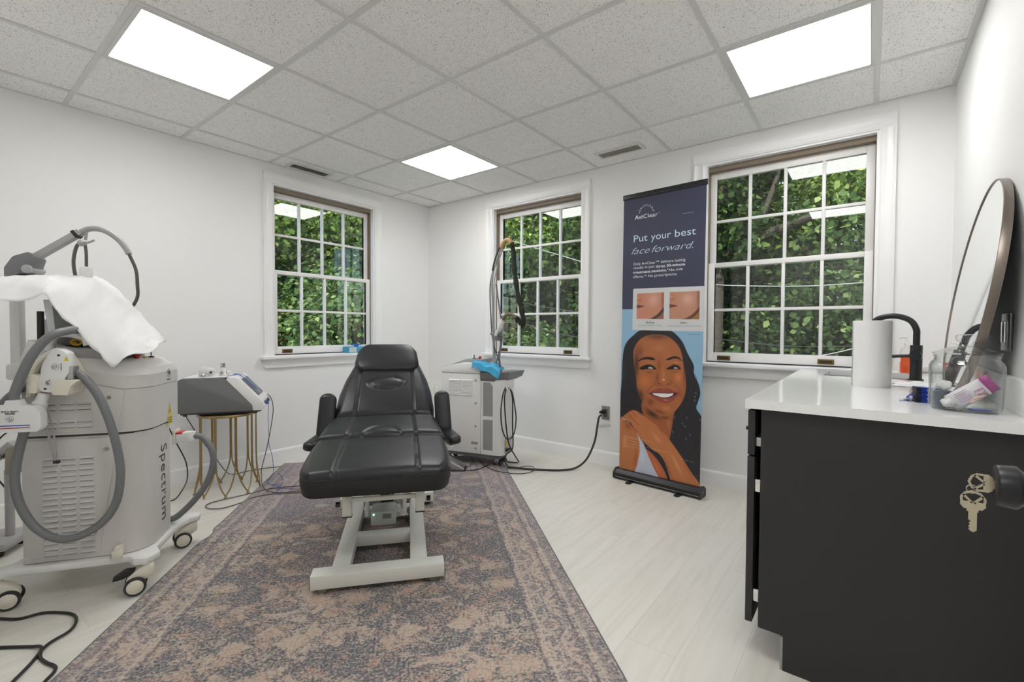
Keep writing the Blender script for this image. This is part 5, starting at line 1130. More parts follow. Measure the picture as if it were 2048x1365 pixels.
# contents
m_mag = mat('magenta_print', sr(165, 40, 130), .4); m_bag = mat('white_bag', sr(232, 226, 232), .45); m_peach = mat('peach_print', sr(240, 205, 190), .5)
bg = thing('gauze_bag', 'white and magenta printed plastic bag leaning inside the glass jar', 'bag', (JX+.012, JY-.012, CT+.055))
BT = Matrix.Rotation(math.radians(8), 4, 'Z') @ Matrix.Rotation(math.radians(-38), 4, 'Y')
def pil(x0, x1, z0, z1, th, mt, name, par, y=0., n=14):
    m = MB()
    for s in (-1, 1):
        o = len(m.v)
        for j in range(n+1):
            for i in range(n+1):
                u = -1+2*i/n; v = -1+2*j/n; h = th*(1-u**4)*(1-v**4)*(1+.15*math.sin(5*u+3*v))+.0004
                m.v.append(tuple(BT @ Vector((x0+(x1-x0)*i/n, y+s*h, z0+(z1-z0)*j/n))))
        for j in range(n):
            for i in range(n): k = o+j*(n+1)+i; m.f.append((k, k+1, k+n+2, k+n+1)); m.sm.append(True)
    return m.build(name, mt, par)
pil(-.058, .036, -.026, .026, .012, m_bag, 'pouch', bg)
pil(.034, .058, -.026, .026, .0085, m_mag, 'magenta_top', bg)
pil(-.030, .030, -.0255, -.010, .0124, m_peach, 'peach_band', bg)
for s_, z_, tx in ((.014, .006, 'Insul'), (.011, -.006, 'Jerdy')):
    text('lettering', tx, s_, BT @ Matrix.Translation((.026, -.0135, z_-.002)) @ Matrix.Rotation(PI/2, 4, 'X') @ Matrix.Rotation(PI, 4, 'Z'), m_mag, bg)
m = MB()
for k in range(6): m.box(-.040, -.008, -.0132, -.0130, .018-k*.0055, .0195-k*.0055, T=BT)
m.build('small_print', mat('pale_print', sr(190, 150, 190), .5), bg)
for k in range(5): MB().box(.012+k*.003, .0135+k*.003, -.0128, -.0126, -.024, -.014, T=BT).build('barcode_line', m_ink, bg)
dk = mat('slate_foil', sr(62, 74, 100), .4)
dp = MB().box(-.017, .017, -.012, .012, 0, .0032, .001).build('swab_packet', dk); dp.location = (JX-.052, JY+.012, CT+.0085); dp.rotation_euler = (0, 0, .3); tag(dp, 'slate blue swab packet in the stack inside the glass jar', 'swab packet', 'swab packets inside the jar')
for k in range(1, 12): c = copy_tree(dp); c.location = (JX-.052+.0006*math.sin(k), JY+.012, CT+.0085+k*.0037)
def lump(name, lab, x, y, z, r, seed, m_, cat):
    m = MB(); g = random.Random(seed); ph = [g.uniform(0, 6) for _ in range(4)]; n = 20
    for j in range(13):
        th = PI*j/12
        for i in range(n): a = 2*PI*i/n; q = r*(1+.12*math.sin(3*a+ph[0]+2*th)+.08*math.sin(5*a-3*th+ph[1])); m.v.append((q*math.sin(th)*math.cos(a), q*math.sin(th)*math.sin(a), q*.8*math.cos(th)))
    for j in range(12):
        for i in range(n): m.f.append((j*n+i, (j+1)*n+i, (j+1)*n+(i+1) % n, j*n+(i+1) % n)); m.sm.append(True)
    o = m.build(name, m_); o.location = (x, y, z); tag(o, lab, cat)
lump('cotton_ball', 'white cotton ball resting on the packets at the left inside the jar', JX-.045, JY+.02, CT+.069, .018, 1, m_paper, 'cotton ball')
lump('cotton_ball', 'white cotton ball lying behind the bag near the centre of the jar', JX-.005, JY+.045, CT+.030, .025, 2, m_paper, 'cotton ball')
lump('cotton_ball', 'white cotton ball on the jar floor behind the foot of the bag', JX-.040, JY-.030, CT+.023, .016, 5, m_paper, 'cotton ball')
o = MB().box(-.022, .022, -.014, .014, 0, .003, .001).build('foil_packet', m_foil); o.location = (JX+.025, JY-.045, CT+.0085); o.rotation_euler = (0, 0, .2); tag(o, 'single blue foil packet flat on the floor of the glass jar', 'foil packet')

# ================================================================ OVAL MIRROR + OUTLET ON THE RIGHT WALL
mc = Vector((4.21219, -1.185, 1.28031)); yd = Vector((0, 1, 0)); up_ = Vector((.13648, 0, .99064)); nn = up_.cross(yd).normalized()
if nn.x > 0: nn = -nn
mr = thing('mirror', 'oval bronze-framed mirror leaning on the right wall behind the jar', 'mirror', (0, 0, 0))
MT = Matrix((yd, up_, nn)).transposed().to_4x4(); MT.translation = mc-nn*.008
A_, B_ = .405, .3865; n = 96; m = MB()
pr = [(0, -.016), (0, .006), (-.0012, .0075), (-.004, .0075), (-.0052, .0065), (-.0052, .002), (-.0052, -.016)]
for k in range(n):
    a = 2*PI*k/n
    for q, h in pr: m.v.append(tuple(MT @ Vector(((A_+q)*math.cos(a), (B_+q)*math.sin(a), h))))
L_ = len(pr)
for k in range(n):
    for j in range(L_): m.f.append((k*L_+j, k*L_+(j+1) % L_, ((k+1) % n)*L_+(j+1) % L_, ((k+1) % n)*L_+j)); m.sm.append(True)
m.build('frame', m_bronze, mr)
m = MB(); m.v = [tuple(MT @ Vector(((A_-.0048)*math.cos(2*PI*k/n), (B_-.0048)*math.sin(2*PI*k/n), h))) for h in (.004, -.008) for k in range(n)]
m.f = [tuple(range(n)), tuple(range(2*n-1, n-1, -1))]+[(k, (k+1) % n, (k+1) % n+n, k+n) for k in range(n)]; m.sm = [False]*(n+2); m.build('mirror_glass', m_mirror, mr)
o2 = thing('wall_outlet', 'chrome-plated outlet on the right wall in the shadow beside the mirror', 'outlet', (CX, -1.385, 1.130), 0)
MB().box(-.009, 0, -.058, .058, -.060, .060, .002).build('cover_plate', mat('plate_silver', sr(130, 128, 126), .3, .8), o2)
for y in (-.024, .024): MB().box(-.013, -.009, y-.017, y+.017, -.034, .034, .003).build('socket_face', m_chrome, o2)

# faint white outlet low on the back wall, behind the treatment bed
o3 = thing('wall_outlet', 'small white outlet on the back wall between the bed and the corner machine', 'outlet', (0.134,0,0.473))
MB().box(-.036, .036, -.006, 0, -.058, .058, .002).build('cover_plate', m_white, o3)
for z in (-.022, .022): MB().box(-.016, .016, -.0085, -.006, z-.014, z+.014, .003).build('socket_face', m_trim, o3)
# folding arm stand behind the left machine, mostly out of frame
es = thing('equipment_stand', 'low grey stand with a jointed arm behind the left machine, at the picture edge', 'stand', (MX, MY, 0), MRZ)
P = [(-0.883,0.62,0.46),(-0.856,0.62,0.483),(-0.799,0.62,0.545),(-0.795,0.62,0.509),(-0.801,0.62,0.407),(-0.823,0.62,0.063),(-0.863,0.62,0.068),(-0.979,0.62,0.083),(-0.824,0.62,0.012)]
m = MB(); bar(m, P[0], P[2], .05, .035, .006); m.build('jointed_arm', m_greyl, es)
m = MB(); bar(m, (P[3][0], P[3][1], P[3][2]+.02), (P[4][0], P[4][1], P[4][2]-.02), .06, .05, .01); m.build('arm_block', mat('stone_plastic', sr(150, 142, 128), .5), es)
m = MB(); m.cyl((P[1][0], P[1][1]-.03, P[1][2]), (P[1][0], P[1][1]+.03, P[1][2]), .022); m.build('joint_knob', m_grey, es)
m = MB(); m.cyl((P[4][0]-.02, .62, .06), (P[4][0]-.02, .62, P[4][2]), .018); m.build('post', m_greyl, es)
m = MB(); m.box(P[4][0]-.22, P[4][0]+.03, .50, .74, .03, .075, .02); m.build('base', m_greyl, es)
for x in (P[4][0]-.18, P[4][0]-.02):
    for y in (.54, .70): MB().lathe([(0, 0), (.018, 0), (.022, .015), (.018, .03), (0, .032)], TR((x, y, 0)), 16).build('foot', m_blackp, es)
cord('black cable drooping behind the left machine at the picture edge', [tuple(lm_M @ Vector(q)) for q in [(-0.919,0.66,0.508),(-0.862,0.66,0.581),(-0.817,0.66,0.599),(-0.788,0.66,0.55),(-0.8,0.66,0.421),(-0.833,0.66,0.281),(-0.872,0.66,0.324),(-0.921,0.66,0.405)]], .004, m_cord)

# ================================================================ ROLL-UP BANNER
bnr = thing('roll_up_banner', 'tall roll-up banner with navy top, headline and portrait of a smiling woman', 'banner', (2.425, -.242, 0), math.radians(-5.9))
BT2 = Matrix.Rotation(math.radians(.5), 4, 'Y')
# housing and feet
m = MB(); m.prism(rounded([(-.050, .008), (.040, .008), (.040, .050), (.018, .074), (-.020, .074), (-.050, .045)], [.006, .006, .012, .012, .012, .012], 4), -.018, .636, ax=0); hs_ = m.build('housing', m_black, bnr)
MB().box(-.016, .634, -.0515, -.0495, .020, .023).build('trim_line', m_steel, hs_)
for x in (-.018, .636):
    m = MB(); m.prism(rounded([(-.054, .005), (.044, .005), (.044, .054), (.02, .079), (-.022, .079), (-.054, .048)], [.01]*6, 4), x-.006, x+.006, ax=0); ec = m.build('end_cap', m_blackp, bnr)
MB().cyl((.642, -.005, .04), (.6435, -.005, .04), .004, 12).build('rivet', m_chrome, bnr)
for x in (.125, .495):
    m = MB(); m.prism(rounded([(x-.020, -.105), (x+.020, -.105), (x+.020, .09), (x-.020, .09)], [.018, .018, .018, .018], 6), .0, .009, ax=2, b=.002); m.build('foot', m_black, bnr)
MB().cyl((.30, .028, .07), (.318, .028, 2.10), .008).build('support_pole', m_greyl, bnr)
m = MB(); m.box(-.006, .622, -.007, .012, 2.108, 2.146, .003, T=BT2); m.build('top_rail', m_black, bnr)
# the printed sheet: a fine grid with the artwork as colours
PWd, PZ0, PZ1 = .616, .060, 2.112
gxn, gzn = 270, 900
uu = np.linspace(0, PWd, gxn+1); zz_ = np.linspace(PZ0, PZ1, gzn+1)
GU, GZ_ = np.meshgrid(uu, zz_); GU = GU.ravel(); GZ_ = GZ_.ravel(); CLR = np.zeros((len(GU), 3))
rg2 = np.random.default_rng(3)
def c8(c): return np.array(c, float)
def smoothpoly(p, n=5): 
    P = [Vector((a, b, 0)) for a, b in p]; out = []; k = len(P)
    for i in range(k):
        a, b, c, d = P[i-1], P[i], P[(i+1) % k], P[(i+2) % k]
        for q in range(n): t = q/n; v = .5*((2*b)+(c-a)*t+(2*a-5*b+4*c-d)*t*t+(3*b-a-3*c+d)*t**3); out.append((v.x, v.y))
    return out
def poly(pts, col, soft=.0025, al=1., sm=True, clip=None):
    p = np.array(smoothpoly(pts) if sm else pts); lo = p.min(0)-soft*2.5; hi = p.max(0)+soft*2.5
    ix = np.where((GU > lo[0]) & (GU < hi[0]) & (GZ_ > lo[1]) & (GZ_ < hi[1]))[0]
    if not len(ix): return
    x = GU[ix]; y = GZ_[ix]; ins = np.zeros(len(ix), bool); dm = np.full(len(ix), 1e9)
    for k in range(len(p)):
        x1, y1 = p[k-1]; x2, y2 = p[k]; dx, dy = x2-x1, y2-y1; L2 = dx*dx+dy*dy+1e-12
        t = np.clip(((x-x1)*dx+(y-y1)*dy)/L2, 0, 1); dm = np.minimum(dm, (x-x1-t*dx)**2+(y-y1-t*dy)**2)
        cr = ((y1 > y) != (y2 > y)); ins ^= cr & (x < (x2-x1)*(y-y1)/((y2-y1) if abs(y2-y1) > 1e-12 else 1e-12)+x1)
    sd = np.sqrt(dm)*np.where(ins, 1, -1); w = np.clip(.5+sd/(2*soft), 0, 1); w = w*w*(3-2*w)*al
    if clip is not None: w = w*clip[ix]
    CLR[ix] = CLR[ix]*(1-w[:, None])+c8(col)*w[:, None]; return ix, w
def mask(pts, soft=.003):
    global CLR
    keep = CLR.copy(); CLR[:] = 0; poly(pts, (1, 1, 1), soft); mk = CLR[:, 0].copy(); CLR[:] = keep; return mk
def blob(c, a, b, col, al, rot=0., clip=None):
    x = GU-c[0]; y = GZ_-c[1]; cr, s = math.cos(rot), math.sin(rot); X = (x*cr+y*s)/a; Y = (-x*s+y*cr)/b; w = np.exp(-(X*X+Y*Y)*1.2)*al
    if clip is not None: w = w*clip
    CLR[:] = CLR*(1-w[:, None])+c8(col)*w[:, None]
def line(pts, wd, col, al=1., soft=.0012):
    P = [Vector((a, b, 0)) for a, b in pts]; P = smooth_path(P, 5) if len(P) > 2 else P
    for a, b in zip(P[:-1], P[1:]):
        d = (b-a); L_ = d.length
        if L_ < 1e-6: continue
        ix = np.where((GU > min(a.x, b.x)-wd*2-soft) & (GU < max(a.x, b.x)+wd*2+soft) & (GZ_ > min(a.y, b.y)-wd*2-soft) & (GZ_ < max(a.y, b.y)+wd*2+soft))[0]
        x, y = GU[ix]-a.x, GZ_[ix]-a.y; t = np.clip((x*d.x+y*d.y)/(L_*L_), 0, 1); ds = np.sqrt((x-t*d.x)**2+(y-t*d.y)**2); w = np.clip(.5+(wd-ds)/(2*soft), 0, 1)*al
        CLR[ix] = CLR[ix]*(1-w[:, None])+c8(col)*w[:, None]
NAVY, SKY = (56, 58, 82), (142, 180, 208)
CLR[:] = NAVY
e_ = [(0.0212,1.2900),(0.6241,1.2950)]
CLR[GZ_ < e_[0][1]] = SKY
# portrait: hair
HAIR = (38, 36, 40)
hair = [(-0.0197,0.4780),(0.0053,0.7010),(0.0116,0.8990),(0.0238,0.9940),(0.0503,1.0490),(0.1019,1.0960),(0.1595,1.1330),(0.2795,1.1410),(0.3835,1.1340),(0.4368,1.1000),(0.4783,1.0510),(0.5139,0.9760),(0.5566,0.9000),(0.5601,0.8410),(0.5937,0.7720),(0.6052,0.7090),(0.5898,0.6490),(0.5811,0.6090),(0.6085,0.5700),(0.6277,0.5440),(0.6541,0.5020),(0.6665,-0.0110),(0.4001,-0.0800),(0.1722,0.1470),(-0.0238,0.2560)]
poly(hair, HAIR)
hm = mask(hair)
for k in range(46):   # curls and sheen in the hair
    x = rg2.uniform(600, 930); y = rg2.uniform(300, 1700)
    p = [(x+20*math.sin(j*1.1+k), y+j*26) for j in range(5)]
    q = [(-0.0932,1.2120),(0.6379,1.2040),(-0.0787,0.4710)]
    f_ = lambda a, b_: (q[0][0]+(q[1][0]-q[0][0])*a/1000+(q[2][0]-q[0][0])*b_/1000, q[0][1]+(q[1][1]-q[0][1])*a/1000+(q[2][1]-q[0][1])*b_/1000)
    line([f_(*v) for v in p], .0012, (66, 62, 66) if k % 3 else (24, 22, 26), .55)
for c in [(0.5694,0.6860),(0.5677,0.6600),(0.5762,0.7120),(0.6088,0.5350),(0.4288,0.5270),(0.4881,0.4910),(0.5053,0.4740),(0.5168,0.5350),(0.4208,0.4210),(0.5141,0.3860),(0.5428,0.4200)]: blob(c, .004, .008, (130, 160, 195), .8, .3)
blob([(0.0234,0.8050)][0], .02, .10, (54, 60, 72), .5, clip=hm)
# face
face = [(0.1035,0.9100),(0.1048,0.9890),(0.1452,1.0580),(0.2059,1.0940),(0.2798,1.1050),(0.3559,1.0970),(0.4101,1.0660),(0.4536,1.0170),(0.4750,0.9610),(0.4856,0.9020),(0.5023,0.8180),(0.5059,0.7450),(0.4965,0.6780),(0.4690,0.6190),(0.4295,0.5650),(0.3868,0.5330),(0.3439,0.5220),(0.2998,0.5300),(0.2436,0.5580),(0.1972,0.5950),(0.1588,0.6440),(0.1352,0.7130),(0.1276,0.7830),(0.1140,0.8540)]
neck = [(0.1861,0.6110),(0.2996,0.5480),(0.3867,0.5380),(0.4294,0.5710),(0.4218,0.5290),(0.4163,0.4740),(0.4068,0.4120),(0.3973,0.3560),(0.4197,0.3130),(0.3486,0.3210),(0.2575,0.4450),(0.1879,0.5200)]
poly(neck, (160, 92, 54)); nm = mask(neck)
blob([(0.2628,0.5260)][0], .055, .022, (66, 36, 24), .95, -.45, nm); blob([(0.3883,0.4700)][0], .012, .04, (190, 116, 74), .7, 0, nm); blob([(0.3579,0.5140)][0], .03, .012, (96, 52, 34), .8, 0, nm)
poly(face, (172, 102, 60)); fm = mask(face)
for c, a, b_, col, al, r in (([(0.1278,0.8760)][0], .022, .105, (74, 42, 30), .92, 0), ([(0.1617,0.6510)][0], .032, .05, (78, 42, 28), .9, .35), ([(0.2879,1.0880)][0], .085, .022, (96, 58, 46), .8, 0),
                             ([(0.1549,0.9770)][0], .03, .05, (118, 68, 48), .7, 0), ([(0.3046,1.0090)][0], .05, .03, (186, 120, 84), .7, 0), ([(0.3772,0.9370)][0], .03, .04, (196, 124, 78), .5, 0),
                             ([(0.1978,0.7610)][0], .042, .04, (206, 122, 66), .8, 0), ([(0.4504,0.8070)][0], .025, .035, (214, 134, 82), .8, 0), ([(0.4931,0.8370)][0], .008, .09, (120, 66, 44), .8, 0),
                             ([(0.4805,0.6770)][0], .02, .06, (150, 82, 50), .7, .3), ([(0.3674,0.5800)][0], .03, .016, (204, 128, 82), .8, 0), ([(0.3146,0.5500)][0], .05, .014, (120, 66, 40), .8, -.15), ([(0.2461,0.6110)][0], .03, .03, (110, 60, 38), .7, 0),
                             ([(0.3067,0.8860)][0], .012, .035, (120, 68, 44), .6, 0), ([(0.2945,0.7960)][0], .014, .04, (126, 70, 42), .8, 0), ([(0.3412,0.8260)][0], .010, .035, (206, 132, 86), .7, 0), ([(0.3436,0.7820)][0], .013, .011, (238, 184, 136), .8, 0),
                             ([(0.3947,0.7760)][0], .012, .014, (150, 84, 52), .7, 0), ([(0.2406,0.8960)][0], .03, .010, (196, 124, 80), .6, 0), ([(0.4335,0.9100)][0], .022, .009, (214, 142, 96), .7, 0), ([(0.2342,0.8280)][0], .03, .010, (120, 68, 44), .6, 0), ([(0.4250,0.8460)][0], .022, .009, (140, 80, 52), .6, 0)):
    blob(c, a, b_, col, al, r, fm)
# brows, eyes
poly([(0.1346,0.8960),(0.1604,0.9220),(0.2052,0.9380),(0.2542,0.9370),(0.2764,0.9220),(0.2544,0.9180),(0.2174,0.9220),(0.1715,0.9140)], (34, 22, 20), .003); poly([(0.3583,0.9270),(0.3842,0.9430),(0.4191,0.9540),(0.4542,0.9470),(0.4744,0.9230),(0.4472,0.9380),(0.4122,0.9370),(0.3774,0.9240)], (34, 22, 20), .003)
for eye, wht, ir in (([(0.1540,0.8510),(0.1918,0.8740),(0.2327,0.8830),(0.2648,0.8730),(0.2860,0.8540),(0.2520,0.8510),(0.2130,0.8500),(0.1771,0.8420)], [(0.2219,0.8590),(0.2349,0.8680),(0.2519,0.8650),(0.2639,0.8570),(0.2370,0.8550)], [(0.2159,0.8640)][0]),
                     ([(0.3639,0.8590),(0.3927,0.8810),(0.4236,0.8940),(0.4537,0.8850),(0.4669,0.8660),(0.4419,0.8650),(0.4069,0.8620)], [(0.4158,0.8700),(0.4268,0.8790),(0.4398,0.8760),(0.4458,0.8700),(0.4239,0.8680)], [(0.4088,0.8760)][0])):
    poly(eye, (30, 20, 20), .0025); poly(wht, (196, 190, 188), .0015); blob(ir, .0055, .0050, (22, 14, 14), 1.); blob((ir[0]+.002, ir[1]+.0015), .0012, .0012, (230, 230, 230), .9)
    line([(a, b_+.004) for a, b_ in eye[:5]], .0009, (60, 32, 24), .8)
# nose, mouth
blob([(0.3079,0.7530)][0], .0085, .0036, (44, 20, 14), 1., -.3); blob([(0.3758,0.7560)][0], .0070, .0030, (50, 24, 18), .95, .3); line([(0.2767,0.7670),(0.2729,0.7470),(0.2960,0.7390),(0.3249,0.7430),(0.3460,0.7380),(0.3749,0.7460),(0.3988,0.7560),(0.4007,0.7730)], .0012, (104, 54, 36), .7, .002)
line([(0.2660,0.7380),(0.2372,0.7110),(0.2165,0.6780),(0.2158,0.6500)], .0016, (110, 58, 38), .7, .003); line([(0.4098,0.7640),(0.4450,0.7400),(0.4602,0.7110),(0.4615,0.6810)], .0014, (120, 64, 42), .6, .003)
poly([(0.2255,0.6760),(0.2673,0.6980),(0.3101,0.7200),(0.3431,0.7200),(0.3751,0.7260),(0.4142,0.7120),(0.4563,0.7000),(0.4446,0.6730),(0.4158,0.6420),(0.3740,0.6200),(0.3270,0.6190),(0.2829,0.6360),(0.2467,0.6580)], (150, 74, 62), .0025)
poly([(0.2415,0.6760),(0.2895,0.6850),(0.3434,0.6870),(0.3974,0.6940),(0.4453,0.6970),(0.4215,0.6770),(0.3837,0.6590),(0.3407,0.6520),(0.2937,0.6580),(0.2606,0.6670)], (60, 22, 22), .0016); poly([(0.2615,0.6770),(0.3115,0.6830),(0.3834,0.6880),(0.4164,0.6930),(0.4085,0.6770),(0.3767,0.6620),(0.3407,0.6560),(0.2987,0.6610),(0.2736,0.6680)], (236, 234, 232), .0016)
for k in range(8): line([(lambda s: s)(v) for v in ([(0.2825,0.6790),(0.2897,0.6600)] if k == 0 else [([(0.2825,0.6790)][0][0]+k*.0042, [(0.2825,0.6790)][0][1]), ([(0.2825,0.6790)][0][0]+k*.0042, [(0.2825,0.6790)][0][1]-.007)])], .0003, (190, 186, 186), .6, .0006)
blob([(0.3628,0.6400)][0], .02, .005, (206, 130, 118), .8); blob([(0.3432,0.7120)][0], .02, .003, (186, 108, 92), .7)
# shoulder, top, chest, gap, arm, hand
poly([(-0.0182,0.4110),(0.0576,0.4390),(0.1038,0.4120),(0.1513,0.3570),(0.1668,0.3060),(0.1703,0.2450),(0.1582,0.1400),(0.1141,0.0330),(0.1138,-0.0360),(-0.0094,-0.0230)], (182, 112, 66)); shm = mask([(-0.0182,0.4110),(0.0576,0.4390),(0.1038,0.4120),(0.1513,0.3570),(0.1668,0.3060),(0.1703,0.2450),(0.1582,0.1400),(0.1141,0.0330),(0.1138,-0.0360),(-0.0094,-0.0230)])
blob([(0.0419,0.2850)][0], .018, .05, (214, 146, 92), .7, 0, shm); blob([(0.1369,0.1770)][0], .016, .08, (160, 84, 44), .8, -.1, shm); blob([(0.0263,0.1340)][0], .02, .06, (170, 112, 70), .7, 0, shm); blob([(0.0679,0.4070)][0], .03, .02, (130, 70, 42), .7, -.6, shm)
poly([(0.1645,0.3350),(0.2058,0.3010),(0.2671,0.2670),(0.3273,0.2420),(0.3658,0.1860),(0.3984,0.1180),(0.4352,0.0280),(0.4155,-0.0040),(0.3569,0.0610),(0.2870,0.1660),(0.2336,0.2120),(0.1971,0.2710)], (32, 34, 40))
poly([(0.2151,0.2620),(0.2503,0.2480),(0.2855,0.2220),(0.3289,0.1790),(0.3714,0.1160),(0.4152,0.0270),(0.4155,-0.0040),(0.3586,-0.0180),(0.3230,0.0530),(0.2702,0.1380),(0.2296,0.2110)], (184, 98, 60)); blob([(0.3042,0.1460)][0], .012, .05, (208, 124, 78), .6, .5)
top_ = [(0.1381,0.3770),(0.1513,0.3570),(0.1716,0.3300),(0.1968,0.3030),(0.2111,0.2730),(0.2426,0.2060),(0.2873,0.1260),(0.3268,0.0700),(0.3632,0.0230),(0.3668,-0.0360),(0.1103,-0.1000),(0.1141,0.0330),(0.1513,0.1300),(0.1694,0.2370),(0.1658,0.2980),(0.1514,0.3450)]
poly(top_, (188, 192, 208), sm=False); tm = mask(top_); blob([(0.1897,0.2040)][0], .015, .06, (202, 206, 222), .7, 0, tm); blob([(0.2019,0.0670)][0], .04, .03, (170, 172, 192), .6, 0, tm)
arm_ = [(-0.0183,0.4280),(0.0382,0.4870),(0.1018,0.5330),(0.1609,0.5230),(0.2232,0.4870),(0.2975,0.4490),(0.3489,0.4070),(0.3953,0.3630),(0.4346,0.3190),(0.4973,0.2440),(0.5530,0.1690),(0.6227,0.0840),(0.6254,0.0020),(0.4332,0.0280),(0.4057,0.0880),(0.3708,0.1830),(0.3273,0.2420),(0.2671,0.2670),(0.1967,0.3120),(0.1554,0.3500),(0.1139,0.4050),(0.0665,0.4490)]
poly(arm_, (188, 116, 70)); am = mask(arm_)
for c, a, b_, col, al, r in (([(0.2993,0.3570)][0], .05, .016, (216, 146, 98), .8, -.75), ([(0.4507,0.2000)][0], .012, .075, (222, 152, 100), .8, .52), ([(0.5218,0.1910)][0], .010, .085, (170, 92, 46), .7, .58), ([(0.3961,0.1490)][0], .010, .075, (150, 84, 52), .8, .42),
                             ([(0.3237,0.4290)][0], .045, .010, (150, 82, 46), .8, -.85), ([(0.2500,0.2840)][0], .035, .008, (172, 100, 66), .7, -.7), ([(0.4539,0.0640)][0], .05, .02, (196, 112, 70), .6, -.3), ([(0.0802,0.4800)][0], .03, .015, (160, 94, 58), .7, -.4), ([(0.1625,0.4540)][0], .03, .02, (196, 126, 80), .7, -.6)):
    blob(c, a, b_, col, al, r, am)
for p in ([(0.0132,0.4900),(0.0460,0.5120),(0.0861,0.4920),(0.1225,0.4540),(0.1587,0.4300)], [(0.0527,0.5390),(0.0979,0.5220),(0.1352,0.4840)], [(0.1126,0.5500),(0.1488,0.5290),(0.1800,0.5040)], [(0.1878,0.5300),(0.2259,0.5210),(0.2450,0.5060)]): line(p, .0011, (96, 48, 30), .75, .0022)
line([(0.0102,0.4820),(0.0635,0.4460),(0.1119,0.4020),(0.1482,0.3720)], .0014, (88, 44, 28), .8, .002); line([(0.0094,0.4660),(0.0465,0.4540),(0.0796,0.4370)], .0018, (215, 212, 218), .9)
# fine print as thin pale lines (illegible in the photograph)
for a, b_ in (([(0.0336,0.3280),(0.2746,0.3230)], 1), ([(0.0337,0.3180),(0.1607,0.3180)], 1), ([(0.0348,0.3000),(0.1659,0.2960)], 1), ([(0.0350,0.2800),(0.1680,0.2740)], 1), ([(0.0352,0.2600),(0.1662,0.2560)], 1), ([(0.0353,0.2500),(0.1123,0.2470)], 1), ([(0.2150,0.2740),(0.3971,0.2710)], 1), ([(0.4743,0.2430),(0.5764,0.2370)], 1)): line(a, .0010, (222, 205, 190), .65, .0008)
# the card with the two skin close-ups
card = [(0.0899,1.4300),(0.0919,1.4380),(0.1008,1.4420),(0.6269,1.4350),(0.6266,1.1310),(0.0935,1.1340),(0.0895,1.1410)]
poly(card, (205, 206, 206), .0012, sm=False)
for k, (sq, base) in enumerate((([(0.1232,1.4050),(0.3332,1.4050),(0.3348,1.2150),(0.1228,1.2180)], (196, 132, 108)), ([(0.3762,1.4050),(0.5862,1.4030),(0.5868,1.2120),(0.3758,1.2150)], (186, 134, 108)))):
    poly(sq, base, .001, sm=False); keep = CLR.copy(); CLR[:] = 0; poly(sq, (1, 1, 1), .001, sm=False); sm_ = CLR[:, 0].copy(); CLR[:] = keep
    x0_, x1_ = sq[0][0], sq[1][0]; z1_, z0_ = (sq[0][1]+sq[1][1])/2, sq[3][1]; P = lambda a, b_: (x0_+(x1_-x0_)*a, z0_+(z1_-z0_)*b_)
    blob(P(.62, .72), .05, .05, (214, 168, 152), .8, 0, sm_); blob(P(.98, .75), .016, .10, (140, 84, 60), .8, 0, sm_); blob(P(.10, .78), .02, .03, (176, 98, 70), .6, 0, sm_)
    p2 = [P(.30, -.06), P(.55, .02), P(.78, .17), P(.92, .33), P(1.02, .45), P(1.1, .2), P(1.05, -.1)]
    w0 = CLR.copy(); poly(p2, (66, 52, 46) if not k else (96, 62, 46), .006); CLR[:] = w0*(1-sm_[:, None])+CLR*sm_[:, None]
    w0 = CLR.copy(); poly([P(.60, -.10), P(.85, .10), P(1.1, .34), P(1.2, -.1)], (150, 96, 74) if not k else (160, 108, 60), .006); CLR[:] = w0*(1-sm_[:, None])+CLR*sm_[:, None]
    w0 = CLR.copy(); poly([P(-.05, .54), P(.10, .54), P(.27, .485), P(.16, .45), P(.04, .42), P(-.05, .42)], (120, 56, 54), .003); line([P(0, .51), P(.12, .50), P(.26, .485)], .0012, (60, 26, 26), .9); CLR[:] = w0*(1-sm_[:, None])+CLR*sm_[:, None]
    line([P(.01, .86), P(.08, .80), P(.14, .84)], .0014, (238, 190, 150), .8); line([P(.02, .82), P(.09, .77), P(.16, .82)], .0010, (110, 50, 36), .8)
    if not k:
        for _ in range(70):
            a, b_ = rg2.uniform(.08, .9), rg2.uniform(.1, .95)
            if b_ > .15+.5*max(0, a-.5): blob(P(a, b_), .0014, .0014, (150, 66, 58), rg2.uniform(.3, .9), 0, sm_)
    else:
        for _ in range(10): blob(P(rg2.uniform(.3, .9), rg2.uniform(.4, .95)), .0012, .0012, (160, 90, 76), .4, 0, sm_)
lin = np.where(CLR/255 <= .04045, CLR/255/12.92, ((CLR/255+.055)/1.055)**2.4)
me = D.meshes.new('printed_sheet'); nV = len(GU); co = np.zeros((nV, 3)); co[:, 0] = GU; co[:, 1] = -.0012; co[:, 2] = GZ_
me.vertices.add(nV); me.vertices.foreach_set('co', co.ravel().astype(np.float32)); J, I = np.meshgrid(np.arange(gzn), np.arange(gxn), indexing='ij'); b0 = (J*(gxn+1)+I).ravel()
F = np.stack([b0, b0+1, b0+gxn+2, b0+gxn+1], 1).ravel(); me.loops.add(len(F)); me.loops.foreach_set('vertex_index', F.astype(np.int32)); me.polygons.add(len(b0)); me.polygons.foreach_set('loop_start', np.arange(0, len(F), 4, dtype=np.int32)); me.update(calc_edges=True)
ca = me.color_attributes.new('print', 'FLOAT_COLOR', 'POINT'); ca.data.foreach_set('color', np.concatenate([lin, np.ones((nV, 1))], 1).ravel().astype(np.float32))
me.transform(BT2); m_prt = mat('printed_vinyl', (.5, .5, .5), .42); at_ = N(m_prt, 'ShaderNodeVertexColor', layer_name='print'); LK(m_prt, at_.outputs[0], bsdf(m_prt).inputs['Base Color'])
